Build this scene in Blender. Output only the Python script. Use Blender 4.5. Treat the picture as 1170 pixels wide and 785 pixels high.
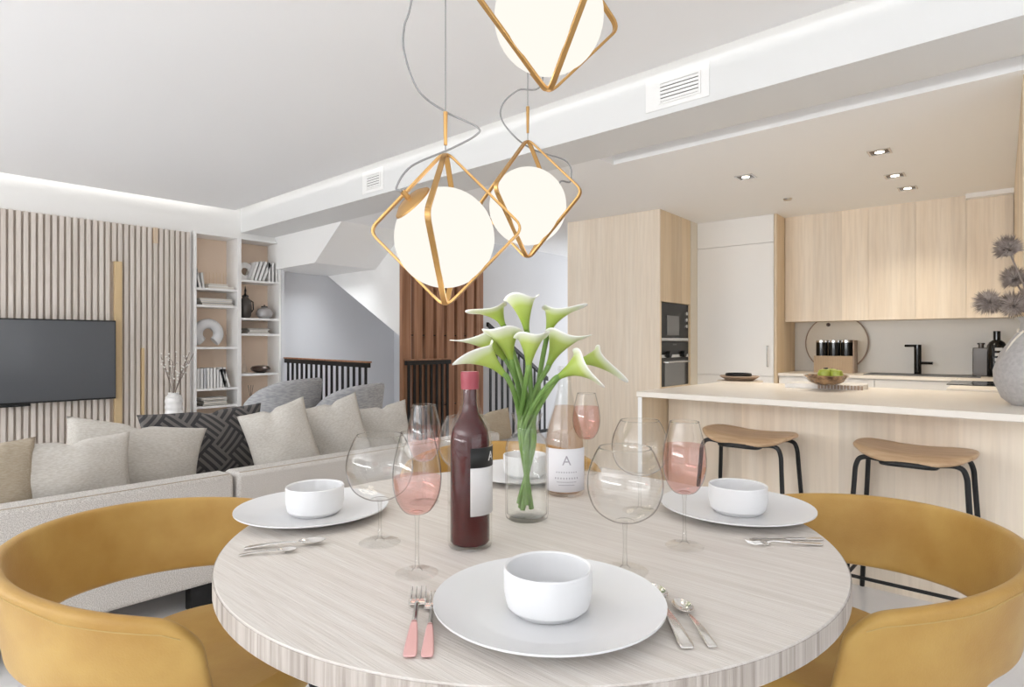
import bpy, math, random
from mathutils import Matrix, Vector
random.seed(7)
for o in list(bpy.data.objects): bpy.data.objects.remove(o)
sc = bpy.context.scene
COL = sc.collection
pi = math.pi; sin = math.sin; cos = math.cos
R = math.radians

# ------------------------------------------------------------ camera, world, daylight, exposure
YAW = R(42.13); EYE = 1.17; FPX = 691.0; CX, CY = 585.0, 392.5
cd = bpy.data.cameras.new('camera'); cam = bpy.data.objects.new('camera', cd); COL.objects.link(cam)
cam.location = (0, 0, EYE); cam.rotation_euler = (R(90), 0, YAW)
cd.sensor_width = 36; cd.lens = 36 * FPX / 1170; cd.clip_start = .02; cd.clip_end = 60
sc.camera = cam
sc.view_settings.view_transform = 'Standard'; sc.view_settings.look = 'None'
sc.view_settings.gamma = 1; sc.view_settings.use_curve_mapping = False
sc.view_settings.exposure = 0.25
sc.cycles.transparent_max_bounces = 40; sc.cycles.max_bounces = 14; sc.cycles.diffuse_bounces = 8
w = bpy.data.worlds.new('daylight'); sc.world = w; w.use_nodes = True
w.node_tree.nodes['Background'].inputs[0].default_value = (.93, .96, 1, 1)
w.node_tree.nodes['Background'].inputs[1].default_value = 1.6
def area(name, loc, rot, sx, sy, power, col=(1, 1, 1), spread=180):
    l = bpy.data.lights.new(name, 'AREA'); l.shape = 'RECTANGLE'; l.size = sx; l.size_y = sy
    l.energy = power; l.color = col; l.spread = R(spread)
    o = bpy.data.objects.new(name, l); COL.objects.link(o); o.location = loc; o.rotation_euler = rot; return o
area('window_daylight_south', (-2.6, -5.12, 1.25), (R(170), 0, 0), 8.0, 2.2, 500, (.95, .975, 1))
area('window_daylight_east', (4.12, .0, 1.25), (R(168), 0, R(90)), 5.6, 2.1, 12, (.94, .975, 1))
area('stair_fill', (-6.1, 3.65, 1.97), (0, 0, 0), .8, .5, 5, (.92, .96, 1), 100)  # added lamp that brightens the dark stairwell
area('corridor_fill', (-2.8, 7.95, 1.3), (R(90), 0, R(180)), 3.4, 2.0, 45, (.95, .97, 1))  # added fill lamp for the corridor and the back of the kitchen
# cove strips above the dropped ceiling panel, washing the bulkhead and the media wall
area('cove_light_bulkhead', (-1.9, 2.66, 2.66), (R(100), 0, 0), 8.8, .06, 5.5, (1, .98, .95))
area('cove_light_media_wall', (-6.31, .1, 2.66), (R(100), 0, R(90)), 5.0, .06, 4, (1, .98, .95))

# ------------------------------------------------------------ projecting photo measurements on real planes
SR = (cos(YAW), sin(YAW)); SF = (-sin(YAW), cos(YAW))
def ray(px): 
    u = (px - CX) / FPX
    return (u * SR[0] + SF[0], u * SR[1] + SF[1])
def dep(px, d, py=None):
    x, y = ray(px); return (x * d, y * d) if py is None else Vector((x * d, y * d, EYE + (CY - py) * d / FPX))
def onz(px, py, z): return dep(px, (EYE - z) * FPX / (py - CY))
def onx(px, x): r = ray(px); return x / r[0] * r[1]
def ony(px, y): r = ray(px); return y / r[1] * r[0]
KA = R(3.11)
def K(kx, ky): return (kx * cos(KA) - ky * sin(KA), kx * sin(KA) + ky * cos(KA))
def kinv(x, y): return (x * cos(KA) + y * sin(KA), -x * sin(KA) + y * cos(KA))
def konY(px, ky):
    a = kinv(*ray(px)); return a[0] / a[1] * ky

# ------------------------------------------------------------ materials
def lin(h):
    v = [int(h[i:i + 2], 16) / 255 for i in (0, 2, 4)]
    return tuple((c / 12.92 if c <= .04045 else ((c + .055) / 1.055) ** 2.4) for c in v) + (1,)
def nt(name):
    m = bpy.data.materials.new(name); m.use_nodes = True; t = m.node_tree; t.nodes.clear()
    out = t.nodes.new('ShaderNodeOutputMaterial'); return m, t, out
def N(t, typ, **kw):
    n = t.nodes.new(typ)
    for k, v in kw.items(): setattr(n, k, v)
    return n
def pbr(name, col, rough=.5, metal=0, col2=None, scale=(20, 20, 20), detail=3, bump=0, bscale=None, coat=0, spec=.5, lo=.35, hi=.65, rot=(0, 0, 0), sheen=0, trans=0):
    m, t, out = nt(name); L = t.links
    b = N(t, 'ShaderNodeBsdfPrincipled'); L.new(b.outputs[0], out.inputs[0])
    b.inputs['Base Color'].default_value = lin(col); b.inputs['Roughness'].default_value = rough
    b.inputs['Metallic'].default_value = metal; b.inputs['Coat Weight'].default_value = coat
    b.inputs['Specular IOR Level'].default_value = spec; b.inputs['Sheen Weight'].default_value = sheen
    b.inputs['Subsurface Weight'].default_value = trans
    if trans: b.inputs['Subsurface Radius'].default_value = (.01, .012, .006)
    tc = N(t, 'ShaderNodeTexCoord'); mp = N(t, 'ShaderNodeMapping'); L.new(tc.outputs['Object'], mp.inputs[0])
    mp.inputs['Scale'].default_value = scale; mp.inputs['Rotation'].default_value = rot
    nz = N(t, 'ShaderNodeTexNoise'); nz.inputs['Scale'].default_value = 1; nz.inputs['Detail'].default_value = detail
    L.new(mp.outputs[0], nz.inputs[0])
    cr = N(t, 'ShaderNodeValToRGB'); L.new(nz.outputs[0], cr.inputs[0])
    cr.color_ramp.elements[0].position = lo; cr.color_ramp.elements[1].position = hi
    cr.color_ramp.elements[0].color = lin(col2 or col); cr.color_ramp.elements[1].color = lin(col)
    L.new(cr.outputs[0], b.inputs['Base Color'])
    if bump:
        src = nz
        if bscale:
            mp2 = N(t, 'ShaderNodeMapping'); L.new(tc.outputs['Object'], mp2.inputs[0]); mp2.inputs['Scale'].default_value = bscale
            mp2.inputs['Rotation'].default_value = rot
            src = N(t, 'ShaderNodeTexNoise'); src.inputs['Scale'].default_value = 1; src.inputs['Detail'].default_value = 2; L.new(mp2.outputs[0], src.inputs[0])
        bp = N(t, 'ShaderNodeBump'); bp.inputs['Strength'].default_value = bump; bp.inputs['Distance'].default_value = .004
        L.new(src.outputs[0], bp.inputs['Height']); L.new(bp.outputs[0], b.inputs['Normal'])
    return m
def wood(name, c1, c2, c3, scale, rot=(0, 0, 0), rough=.45, bump=.15, board=None):
    """long grain along the axis with the small scale; board = (axis index, width) gives boards of slightly different tone"""
    m, t, out = nt(name); L = t.links
    b = N(t, 'ShaderNodeBsdfPrincipled'); L.new(b.outputs[0], out.inputs[0]); b.inputs['Roughness'].default_value = rough
    b.inputs['Specular IOR Level'].default_value = .35
    tc = N(t, 'ShaderNodeTexCoord'); mp = N(t, 'ShaderNodeMapping'); L.new(tc.outputs['Object'], mp.inputs[0])
    mp.inputs['Rotation'].default_value = rot; mp.inputs['Scale'].default_value = scale
    a = N(t, 'ShaderNodeTexNoise'); a.inputs['Scale'].default_value = 1; a.inputs['Detail'].default_value = 6; a.inputs['Distortion'].default_value = .6; L.new(mp.outputs[0], a.inputs[0])
    cr = N(t, 'ShaderNodeValToRGB'); L.new(a.outputs[0], cr.inputs[0]); e = cr.color_ramp.elements
    e[0].position = .3; e[0].color = lin(c2); e[1].position = .68; e[1].color = lin(c1)
    n2 = e.new(.47); n2.color = lin(c3)
    res = cr.outputs[0]
    mp2 = N(t, 'ShaderNodeMapping'); L.new(tc.outputs['Object'], mp2.inputs[0]); mp2.inputs['Rotation'].default_value = rot
    mp2.inputs['Scale'].default_value = tuple(s * 5 for s in scale)
    f = N(t, 'ShaderNodeTexNoise'); f.inputs['Scale'].default_value = 1; f.inputs['Detail'].default_value = 3; L.new(mp2.outputs[0], f.inputs[0])
    mx = N(t, 'ShaderNodeMix', data_type='RGBA', blend_type='MULTIPLY'); mx.inputs[0].default_value = .2
    L.new(res, mx.inputs[6]); fr = N(t, 'ShaderNodeValToRGB'); fr.color_ramp.elements[0].position = .3; fr.color_ramp.elements[0].color = (.55, .52, .48, 1); fr.color_ramp.elements[1].position = .6
    L.new(f.outputs[0], fr.inputs[0]); L.new(fr.outputs[0], mx.inputs[7]); res = mx.outputs[2]
    if board:
        ax, wd = board
        sp = N(t, 'ShaderNodeSeparateXYZ'); L.new(tc.outputs['Object'], sp.inputs[0])
        d = N(t, 'ShaderNodeMath', operation='DIVIDE'); d.inputs[1].default_value = wd; L.new(sp.outputs[ax], d.inputs[0])
        fl = N(t, 'ShaderNodeMath', operation='FLOOR'); L.new(d.outputs[0], fl.inputs[0])
        wn = N(t, 'ShaderNodeTexWhiteNoise', noise_dimensions='1D'); L.new(fl.outputs[0], wn.inputs['W'])
        mr = N(t, 'ShaderNodeMapRange'); L.new(wn.outputs['Value'], mr.inputs[0]); mr.inputs[3].default_value = .88; mr.inputs[4].default_value = 1.04
        h = N(t, 'ShaderNodeHueSaturation'); L.new(mr.outputs[0], h.inputs['Value']); L.new(res, h.inputs['Color']); res = h.outputs[0]
    L.new(res, b.inputs['Base Color'])
    bp = N(t, 'ShaderNodeBump'); bp.inputs['Strength'].default_value = bump; bp.inputs['Distance'].default_value = .002
    L.new(f.outputs[0], bp.inputs['Height']); L.new(bp.outputs[0], b.inputs['Normal'])
    return m
def emis(name, col, s):
    m, t, out = nt(name); e = N(t, 'ShaderNodeEmission'); e.inputs[0].default_value = lin(col); e.inputs[1].default_value = s
    t.links.new(e.outputs[0], out.inputs[0]); return m
def clear(name, tint, edge, gloss=1.0, rough=.0, ior=1.45, fac=1.0, lo=.68):
    """thin clear glass: transparent body that absorbs more at grazing angles, with a Fresnel reflection"""
    m, t, out = nt(name); L = t.links
    lw = N(t, 'ShaderNodeLayerWeight'); lw.inputs[0].default_value = .35
    cr = N(t, 'ShaderNodeValToRGB'); L.new(lw.outputs['Facing'], cr.inputs[0])
    cr.color_ramp.elements[0].position = lo; cr.color_ramp.elements[0].color = tint
    cr.color_ramp.elements[1].position = 1.0; cr.color_ramp.elements[1].color = edge
    tr = N(t, 'ShaderNodeBsdfTransparent'); L.new(cr.outputs[0], tr.inputs[0])
    gl = N(t, 'ShaderNodeBsdfGlossy'); gl.inputs['Roughness'].default_value = rough; gl.inputs[0].default_value = (gloss,) * 3 + (1,)
    pw = N(t, 'ShaderNodeMath', operation='POWER'); pw.inputs[1].default_value = 5; l2 = N(t, 'ShaderNodeLayerWeight'); l2.inputs[0].default_value = .5
    L.new(l2.outputs['Facing'], pw.inputs[0])
    mu = N(t, 'ShaderNodeMath', operation='MULTIPLY_ADD'); mu.inputs[1].default_value = .55 * fac; mu.inputs[2].default_value = .035 * fac; L.new(pw.outputs[0], mu.inputs[0])
    mx = N(t, 'ShaderNodeMixShader'); L.new(mu.outputs[0], mx.inputs[0]); L.new(tr.outputs[0], mx.inputs[1]); L.new(gl.outputs[0], mx.inputs[2])
    L.new(mx.outputs[0], out.inputs[0]); return m

PAINT = pbr('white_paint', 'efeeec', .8)
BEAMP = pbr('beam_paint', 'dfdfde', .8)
CEILP = pbr('ceiling_paint', 'f3f3f3', .85)
GREYP = pbr('grey_paint', 'd9dadd', .8)
FLOOR = pbr('floor_tile', 'edecec', .16, col2='e2e1e2', scale=(1.6, 1.6, 1.6), detail=5)
LTHRD = pbr('mustard_thread', 'b99c62', .8)
WHITE = pbr('white_lacquer', 'efeeec', .35)
SHELFB = pbr('shelf_back_beige', 'e8d2bd', .6)
OAK = wood('light_oak', 'f4e8d7', 'eddeca', 'f1e3d0', (9, 9, .5), board=(0, .24))
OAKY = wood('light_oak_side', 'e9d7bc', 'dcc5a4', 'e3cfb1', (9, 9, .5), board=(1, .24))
TABLEW = wood('whitewashed_oak', 'dbd6d0', 'cdc6be', 'd4cdc6', (2.4, 70, 70), rot=(0, 0, R(-47)), rough=.5, bump=.5)
EDGEW = wood('table_edge_grain', 'c4bcb4', '8f857c', 'aea49b', (80, 80, 2), rough=.6, bump=.6)
STOOLW = wood('stool_plywood', 'd0b393', 'b59473', 'c4a583', (4, 30, 30), rough=.4)
WALNUT = wood('walnut', 'ab8064', '83593f', '986d50', (20, 20, 1), rough=.5)
SLAT = wood('slat_panel_cream', 'e2dad2', 'd6ccc2', 'dcd3ca', (20, 20, 1.2), rough=.6, bump=.1)
SLATB = pbr('slat_backing', 'bbb0a5', .8)
INLAYP = pbr('pale_wood_inlay', 'd8c3aa', .6)
BRASSP = pbr('brushed_gold_inlay', 'd9bf95', .5, .2)
GOLD = pbr('satin_gold', 'c39a62', .33, .92)
BLACK = pbr('black_metal', '1c1c1d', .4, .3)
BLACKG = pbr('black_gloss', '101112', .08, 0, coat=.3, spec=.3)
OVENB = pbr('oven_black_glass', '1b1b1c', .3, spec=.3)
GREYG = pbr('oven_glass', '77797a', .2, 0)
STEEL = pbr('stainless_steel', 'cfcfcf', .2, 1)
STEELB = pbr('polished_cutlery', 'e3e0dc', .12, 1)
PINK = pbr('rose_coated_metal', 'deb0ad', .4, .3)
LEATHER = pbr('mustard_leather', 'bd9850', .5, col2='a9803a', sheen=.1, scale=(7, 7, 7), detail=5, bump=.12, bscale=(220, 220, 220), lo=.3, hi=.7)
SOFA = pbr('sofa_weave', 'dedad5', .95, col2='b5afa9', scale=(300, 300, 300), detail=2, bump=.6, lo=.38, hi=.6)
CUSH = pbr('beige_linen', 'cbc7c0', .95, col2='bcb6ad', scale=(60, 240, 240), detail=2, bump=.25, lo=.35, hi=.65)
CUSHW = pbr('taupe_linen', 'b1a593', .95, col2='a39682', scale=(60, 240, 240), detail=2, bump=.25)
ARMC = pbr('grey_chair_weave', 'b4b4b5', .95, col2='96979a', scale=(25, 25, 160), detail=2, bump=.3)
PORC = pbr('white_porcelain', 'dededf', .28, coat=.1)
MARBLE = pbr('white_marble', 'eceae8', .3, col2='c7c4c2', scale=(5, 9, 5), detail=6, lo=.25, hi=.55)
GLASS = clear('clear_glass', (.99, .99, .987, 1), (.26, .23, .21, 1), ior=1.4, lo=.6)
GSTEM = clear('glass_stem', (.97, .97, .96, 1), (.40, .38, .36, 1), fac=1.6, lo=.25)
BOTG = clear('bottle_glass', (.97, .97, .96, 1), (.55, .54, .53, 1), fac=.8)
WINE = clear('rose_wine', (.955, .78, .76, 1), (.85, .55, .52, 1), ior=1.2, fac=.7)
WINEL = clear('pale_rose_wine', (.93, .82, .74, 1), (.80, .62, .54, 1), ior=1.2, fac=.7)
WATER = clear('water', (.975, .985, .98, 1), (.80, .82, .80, 1), ior=1.25)
REDW = pbr('red_wine_dark', '45060a', .1, spec=.15, coat=0)
CAPR = pbr('red_capsule', '96404a', .4)
LABELG = pbr('light_grey_label', 'd3d1d0', .6)
LABELB = pbr('black_label', '141414', .5)
LABELW = pbr('white_label', 'dfdee3', .6)
PRINT = pbr('grey_print', 'a39fa8', .6)
STEM = pbr('green_stem', '7a9a4e', .45, col2='5d8038', scale=(30, 30, 4))
SPAD = pbr('spadix', 'e3d28a', .6)
CORD = pbr('grey_cord', '8c8c8c', .6)
OPAL = emis('opal_glass_lit', 'fffaf0', .86)
LEDM = emis('downlight_led', 'fff3df', 6)
CERG = pbr('stone_grey_ceramic', 'b9b6b5', .7, col2='aba8a7', scale=(60, 60, 60), bump=.3)
TAUPE = pbr('taupe_ceramic', '9c8776', .45)
BOWLB = pbr('tortoise_bowl', 'b08e68', .2, col2='4e3423', scale=(30, 30, 30), coat=.5, detail=4)
GREEN = pbr('green_apple', 'b9c25a', .35, col2='9ba83c', scale=(20, 20, 20))
BRONZE = pbr('dark_bronze', '45362e', .25, .4)
SMOKE = pbr('smoked_ceramic', '55504c', .2, .3)
BOXW = pbr('ribbed_beige_box', 'bfa98e', .6)
THIS = pbr('thistle_fibre', 'b9aba2', .8, col2='82746d', scale=(30, 30, 30))
BRANCH = pbr('twig', '8c8078', .8)
BLOSS = pbr('white_blossom', 'f2efe9', .7)
BEIGEW = pbr('wall_strip_beige', 'e4ddcf', .7)
BOARDM = pbr('board_front', 'e3dccf', .5)
COUNTER = pbr('cream_worktop', 'ebe4da', .3)
BSPL = pbr('backsplash', 'e8e6e1', .35)
# calla petal: pigment runs from green throat to white rim (stored along each petal)
PETAL, t_, out_ = nt('calla_petal')
b_ = N(t_, 'ShaderNodeBsdfPrincipled'); t_.links.new(b_.outputs[0], out_.inputs[0]); b_.inputs['Roughness'].default_value = .45
b_.inputs['Subsurface Weight'].default_value = .15; b_.inputs['Subsurface Radius'].default_value = (.006, .008, .004)
at_ = N(t_, 'ShaderNodeAttribute', attribute_name='along'); cr_ = N(t_, 'ShaderNodeValToRGB'); t_.links.new(at_.outputs['Fac'], cr_.inputs[0])
e_ = cr_.color_ramp.elements; e_[0].position = 0; e_[0].color = lin('7f9c38'); e_[1].position = 1; e_[1].color = lin('efefe9')
for p_, c_ in ((.35, '93a742'), (.70, 'a9b85c'), (.88, 'd3d9b4')): q_ = e_.new(p_); q_.color = lin(c_)
t_.links.new(cr_.outputs[0], b_.inputs['Base Color'])
# dark cushion with a woven meander pattern
MAZE, t_, out_ = nt('charcoal_meander_fabric')
b_ = N(t_, 'ShaderNodeBsdfPrincipled'); t_.links.new(b_.outputs[0], out_.inputs[0]); b_.inputs['Roughness'].default_value = .9
tc_ = N(t_, 'ShaderNodeTexCoord'); sp_ = N(t_, 'ShaderNodeSeparateXYZ')
mp_ = N(t_, 'ShaderNodeMapping'); mp_.inputs['Rotation'].default_value = (0, R(45), 0); t_.links.new(tc_.outputs['Object'], mp_.inputs[0]); t_.links.new(mp_.outputs[0], sp_.inputs[0])
def mth(op, a, b=None):
    n = N(t_, 'ShaderNodeMath', operation=op)
    for i, v in enumerate((a, b)):
        if v is None: continue
        if isinstance(v, (int, float)): n.inputs[i].default_value = v
        else: t_.links.new(v, n.inputs[i])
    return n.outputs[0]
cell = .13
fx = mth('FLOOR', mth('DIVIDE', sp_.outputs[0], cell)); fz = mth('FLOOR', mth('DIVIDE', sp_.outputs[2], cell))
par = mth('MODULO', mth('ABSOLUTE', mth('ADD', fx, fz)), 2)
sx = mth('GREATER_THAN', mth('FRACT', mth('DIVIDE', sp_.outputs[0], .0325)), .5)
sz = mth('GREATER_THAN', mth('FRACT', mth('DIVIDE', sp_.outputs[2], .0325)), .5)
mx_ = N(t_, 'ShaderNodeMix', data_type='FLOAT'); t_.links.new(par, mx_.inputs[0]); t_.links.new(sx, mx_.inputs[2]); t_.links.new(sz, mx_.inputs[3])
mc_ = N(t_, 'ShaderNodeMix', data_type='RGBA'); t_.links.new(mx_.outputs[0], mc_.inputs[0]); mc_.inputs[6].default_value = lin('3a393b'); mc_.inputs[7].default_value = lin('6c6865')
t_.links.new(mc_.outputs[2], b_.inputs['Base Color'])

# ------------------------------------------------------------ mesh builder
class MB:
    def __init__(s): s.v = []; s.f = []; s.attr = []
    def box(s, x0, x1, y0, y1, z0, z1):
        n = len(s.v); s.v += [(x, y, z) for z in (z0, z1) for y in (y0, y1) for x in (x0, x1)]
        s.f += [tuple(n + i for i in q) for q in ((0, 2, 3, 1), (4, 5, 7, 6), (0, 1, 5, 4), (2, 6, 7, 3), (0, 4, 6, 2), (1, 3, 7, 5))]; return s
    def lathe(s, prof, seg=40, c=(0, 0, 0), close=False):
        n0 = len(s.v); rings = []
        for r, z in prof:
            if r < 1e-6: s.v.append((c[0], c[1], c[2] + z)); rings.append([len(s.v) - 1] * seg)
            else:
                k = len(s.v); s.v += [(c[0] + r * cos(2 * pi * i / seg), c[1] + r * sin(2 * pi * i / seg), c[2] + z) for i in range(seg)]
                rings.append(list(range(k, k + seg)))
        if close: rings.append(rings[0])
        for a, b in zip(rings, rings[1:]):
            for i in range(seg):
                j = (i + 1) % seg; q = [a[i], a[j], b[j], b[i]]; q = list(dict.fromkeys(q))
                if len(q) > 2: s.f.append(tuple(q))
        return s
    def tube(s, pts, r, seg=8, closed=False):
        pts = [Vector(p) for p in pts]; n = len(pts); rr = r if isinstance(r, (list, tuple)) else [r] * n
        up = None; rings = []
        for i, p in enumerate(pts):
            a = pts[i - 1] if (i or closed) else p; b = pts[(i + 1) % n] if (i < n - 1 or closed) else p
            t = (b - a).normalized()
            if up is None: up = t.orthogonal().normalized()
            up = (up - t * up.dot(t)).normalized() if (up - t * up.dot(t)).length > 1e-5 else t.orthogonal().normalized()
            sd = t.cross(up); k = len(s.v)
            s.v += [tuple(p + (up * cos(2 * pi * j / seg) + sd * sin(2 * pi * j / seg)) * rr[i]) for j in range(seg)]
            rings.append(list(range(k, k + seg)))
        pr = list(zip(rings, rings[1:])) + ([(rings[-1], rings[0])] if closed else [])
        for a, b in pr:
            for j in range(seg): s.f.append((a[j], a[(j + 1) % seg], b[(j + 1) % seg], b[j]))
        if not closed: s.f.append(tuple(rings[0][::-1])); s.f.append(tuple(rings[-1]))
        return s
    def ribbon(s, pts, wdir, w, t, closed=True):
        """flat band of width w along wdir and thickness t, following closed points"""
        pts = [Vector(p) for p in pts]; wd = Vector(wdir).normalized(); n = len(pts); k0 = len(s.v)
        for i, p in enumerate(pts):
            tn = (pts[(i + 1) % n] - pts[i - 1]).normalized(); nn = tn.cross(wd).normalized()
            for a, b in ((-1, -1), (1, -1), (1, 1), (-1, 1)): s.v.append(tuple(p + wd * (a * w / 2) + nn * (b * t / 2)))
        for i in range(n):
            a = k0 + 4 * i; b = k0 + 4 * ((i + 1) % n)
            for j in range(4): s.f.append((a + j, a + (j + 1) % 4, b + (j + 1) % 4, b + j))
        return s
    def grid(s, fn, nu, nv, cu=False):
        k = len(s.v); mu = nu if cu else nu + 1
        for i in range(mu):
            for j in range(nv + 1): s.v.append(tuple(fn(i / nu, j / nv)))
        for i in range(nu):
            for j in range(nv):
                a = k + i * (nv + 1) + j; b = k + ((i + 1) % mu) * (nv + 1) + j
                s.f.append((a, b, b + 1, a + 1))
        return s
    def prism(s, poly, axis, a, b):
        k = len(s.v); n = len(poly)
        for h in (a, b):
            for p, q in poly: s.v.append({'x': (h, p, q), 'y': (p, h, q), 'z': (p, q, h)}[axis])
        s.f.append(tuple(range(k, k + n))[::-1]); s.f.append(tuple(range(k + n, k + 2 * n)))
        for i in range(n): s.f.append((k + i, k + (i + 1) % n, k + n + (i + 1) % n, k + n + i))
        return s
    def tf(s, m): s.v = [tuple(m @ Vector(v)) for v in s.v]; return s
    def join(s, o): k = len(s.v); s.v += o.v; s.f += [tuple(i + k for i in f) for f in o.f]; return s
def tag(o, label=None, cat=None, group=None, kind=None):
    if label: o['label'] = label
    if cat: o['category'] = cat
    if group: o['group'] = group
    if kind: o['kind'] = kind
    return o
def put(name, m, mat, parent=None, loc=(0, 0, 0), rz=0, bev=0, solid=0, sub=0, ang=35, **kw):
    me = bpy.data.meshes.new(name); me.from_pydata(m.v, [], m.f); me.update()
    me.materials.append(mat)
    import bmesh
    bm = bmesh.new(); bm.from_mesh(me); bmesh.ops.recalc_face_normals(bm, faces=bm.faces[:]); bm.to_mesh(me); bm.free()
    me.polygons.foreach_set('use_smooth', [True] * len(me.polygons)); me.set_sharp_from_angle(angle=R(ang))
    if m.attr:
        a = me.attributes.new('along', 'FLOAT', 'POINT'); a.data.foreach_set('value', m.attr)
    o = bpy.data.objects.new(name, me); COL.objects.link(o); o.location = loc; o.rotation_euler[2] = rz
    if parent: o.parent = parent
    if solid: d = o.modifiers.new('s', 'SOLIDIFY'); d.thickness = solid; d.offset = 0
    if bev: d = o.modifiers.new('b', 'BEVEL'); d.width = bev; d.segments = 2; d.limit_method = 'ANGLE'; d.angle_limit = R(40)
    if sub: d = o.modifiers.new('u', 'SUBSURF'); d.levels = sub; d.render_levels = sub
    return tag(o, **kw)
def struct(name, m, mat, **kw): return put(name, m, mat, kind='structure', **kw)
def thing(name, label, cat, loc=(0, 0, 0), rz=0, group=None):
    o = bpy.data.objects.new(name, None); COL.objects.link(o); o.empty_display_size = .1
    o.location = loc; o.rotation_euler[2] = rz; return tag(o, label, cat, group)
def copy_tree(o, parent=None):
    c = o.copy(); COL.objects.link(c); c.parent = parent
    for ch in list(o.children): copy_tree(ch, c)
    return c
def dup(o, label, loc, rz=0, group=None):
    c = copy_tree(o); c['label'] = label; c.location = loc; c.rotation_euler = (0, 0, rz)
    if group: c['group'] = group
    return c
def B(*a): return MB().box(*a)
def catmull(P, n=8):
    P = [Vector(p) for p in P]; Q = [P[0] * 2 - P[1]] + P + [P[-1] * 2 - P[-2]]; out = []
    for i in range(1, len(Q) - 2):
        for k in range(n):
            t = k / n; a, b, c, d = Q[i - 1:i + 3]
            out.append(.5 * ((2 * b) + (c - a) * t + (2 * a - 5 * b + 4 * c - d) * t * t + (3 * b - a - 3 * c + d) * t ** 3))
    return out + [P[-1]]
def text_mb(s, size, depth=.0004):
    cu = bpy.data.curves.new('t', 'FONT'); cu.body = s; cu.size = size; cu.extrude = depth; cu.align_x = 'CENTER'; cu.align_y = 'CENTER'
    o = bpy.data.objects.new('t', cu); COL.objects.link(o); dg = bpy.context.evaluated_depsgraph_get()
    me = bpy.data.meshes.new_from_object(o.evaluated_get(dg)); m = MB(); m.v = [tuple(v.co) for v in me.vertices]; m.f = [tuple(p.vertices) for p in me.polygons]
    bpy.data.objects.remove(o); return m

# ============================================================ THE ROOM
CEIL = 2.36; HL = 2.563; TOP = 2.82; BY = 2.868
struct('floor', B(-6.9, 4.3, -5.3, 8.2, -.1, 0), FLOOR)
struct('ceiling', B(-6.39, 4.1, -5.1, 2.75, HL, HL + .05), CEILP)
struct('ceiling_upper', B(-6.9, 4.3, -5.3, 8.2, TOP, TOP + .1), PAINT)
struct('beam', B(-6.9, 4.3, BY, 3.263, CEIL, TOP), BEAMP)
sl = MB(); sl.box(-6.9, -2.2, 3.263, 3.44, CEIL, TOP); sl.box(-6.9, 4.3, 3.44, 8.2, CEIL, TOP); sl.box(-2.2, 4.3, 3.263, 3.44, CEIL + .14, TOP)
struct('ceiling_kitchen', sl, CEILP)
struct('wall_left', B(-6.9, -6.53, -5.3, 2.375, 0, TOP).box(-6.9, -6.53, 2.375, BY, 2.315, TOP).box(-6.9, -6.53, BY, 3.31, 2.315, CEIL).box(-6.9, -6.78, 2.375, 3.31, 0, 2.315), PAINT)
struct('wall_stair', B(-6.9, -6.675, 3.31, 5.2, 0, CEIL).box(-6.675, -5.201, 5.0, 5.2, 0, CEIL).box(-6.78, -6.47, 3.295, 3.33, 0, CEIL), GREYP)
struct('wall_corridor', B(-5.2, -5.0, 5.0, 8.2, 0, CEIL), GREYP)
struct('wall_back', B(-5.0, 4.3, 8.0, 8.2, 0, CEIL), GREYP)
struct('wall_right', B(4.15, 4.3, -5.3, -2.9, 0, TOP).box(4.15, 4.3, 2.9, 8.2, 0, TOP).box(4.15, 4.3, -2.9, 2.9, 2.35, TOP).box(4.15, 4.3, -2.9, 2.9, 0, .12), PAINT)
struct('wall_front', B(-6.9, -5.7, -5.3, -5.15, 0, TOP).box(2.9, 4.3, -5.3, -5.15, 0, TOP).box(-5.7, 2.9, -5.3, -5.15, 2.38, TOP).box(-5.7, 2.9, -5.3, -5.15, 0, .12), PAINT)
wf = MB()
for x in (-5.68, -3.55, -1.4, .75, 2.88): wf.box(x - .03, x + .03, -5.25, -5.17, .12, 2.38)
wf.box(-5.7, 2.9, -5.25, -5.17, .12, .18).box(-5.7, 2.9, -5.25, -5.17, 2.32, 2.38)
struct('window_1', wf, BLACK)
wf = MB()
for y in (-2.88, -1, 1, 2.88): wf.box(4.2, 4.27, y - .03, y + .03, .12, 2.35)
wf.box(4.2, 4.27, -2.9, 2.9, .12, .18).box(4.2, 4.27, -2.9, 2.9, 2.29, 2.35)
struct('window_2', wf, BLACK)
# stair bulkhead: underside of the upper flight and its sloped cheek
struct('ceiling_stair_bulkhead', MB().prism([(-6.675, 2.0), (-5.675, 2.0), (-5.17, CEIL), (-6.675, CEIL)], 'y', 3.25, 4.0), PAINT)
struct('ceiling_stair_flight', MB().prism([(-6.675, 2.0), (-5.0, 1.124), (-5.0, CEIL), (-6.675, CEIL)], 'y', 4.0, 5.0), PAINT)

# kitchen shell (turned 3 degrees against the living room)
struct('wall_kitchen', B(-3.4, .6, 6.45, 6.6, 0, CEIL), BSPL, rz=KA)
struct('wall_kitchen_right', B(.43, .6, 3.3, 6.45, 0, CEIL), PAINT, rz=KA)
struct('ceiling_soffit_drop', B(-.225, .43, 6.0, 6.45, 2.325, CEIL), CEILP, rz=KA)

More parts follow.
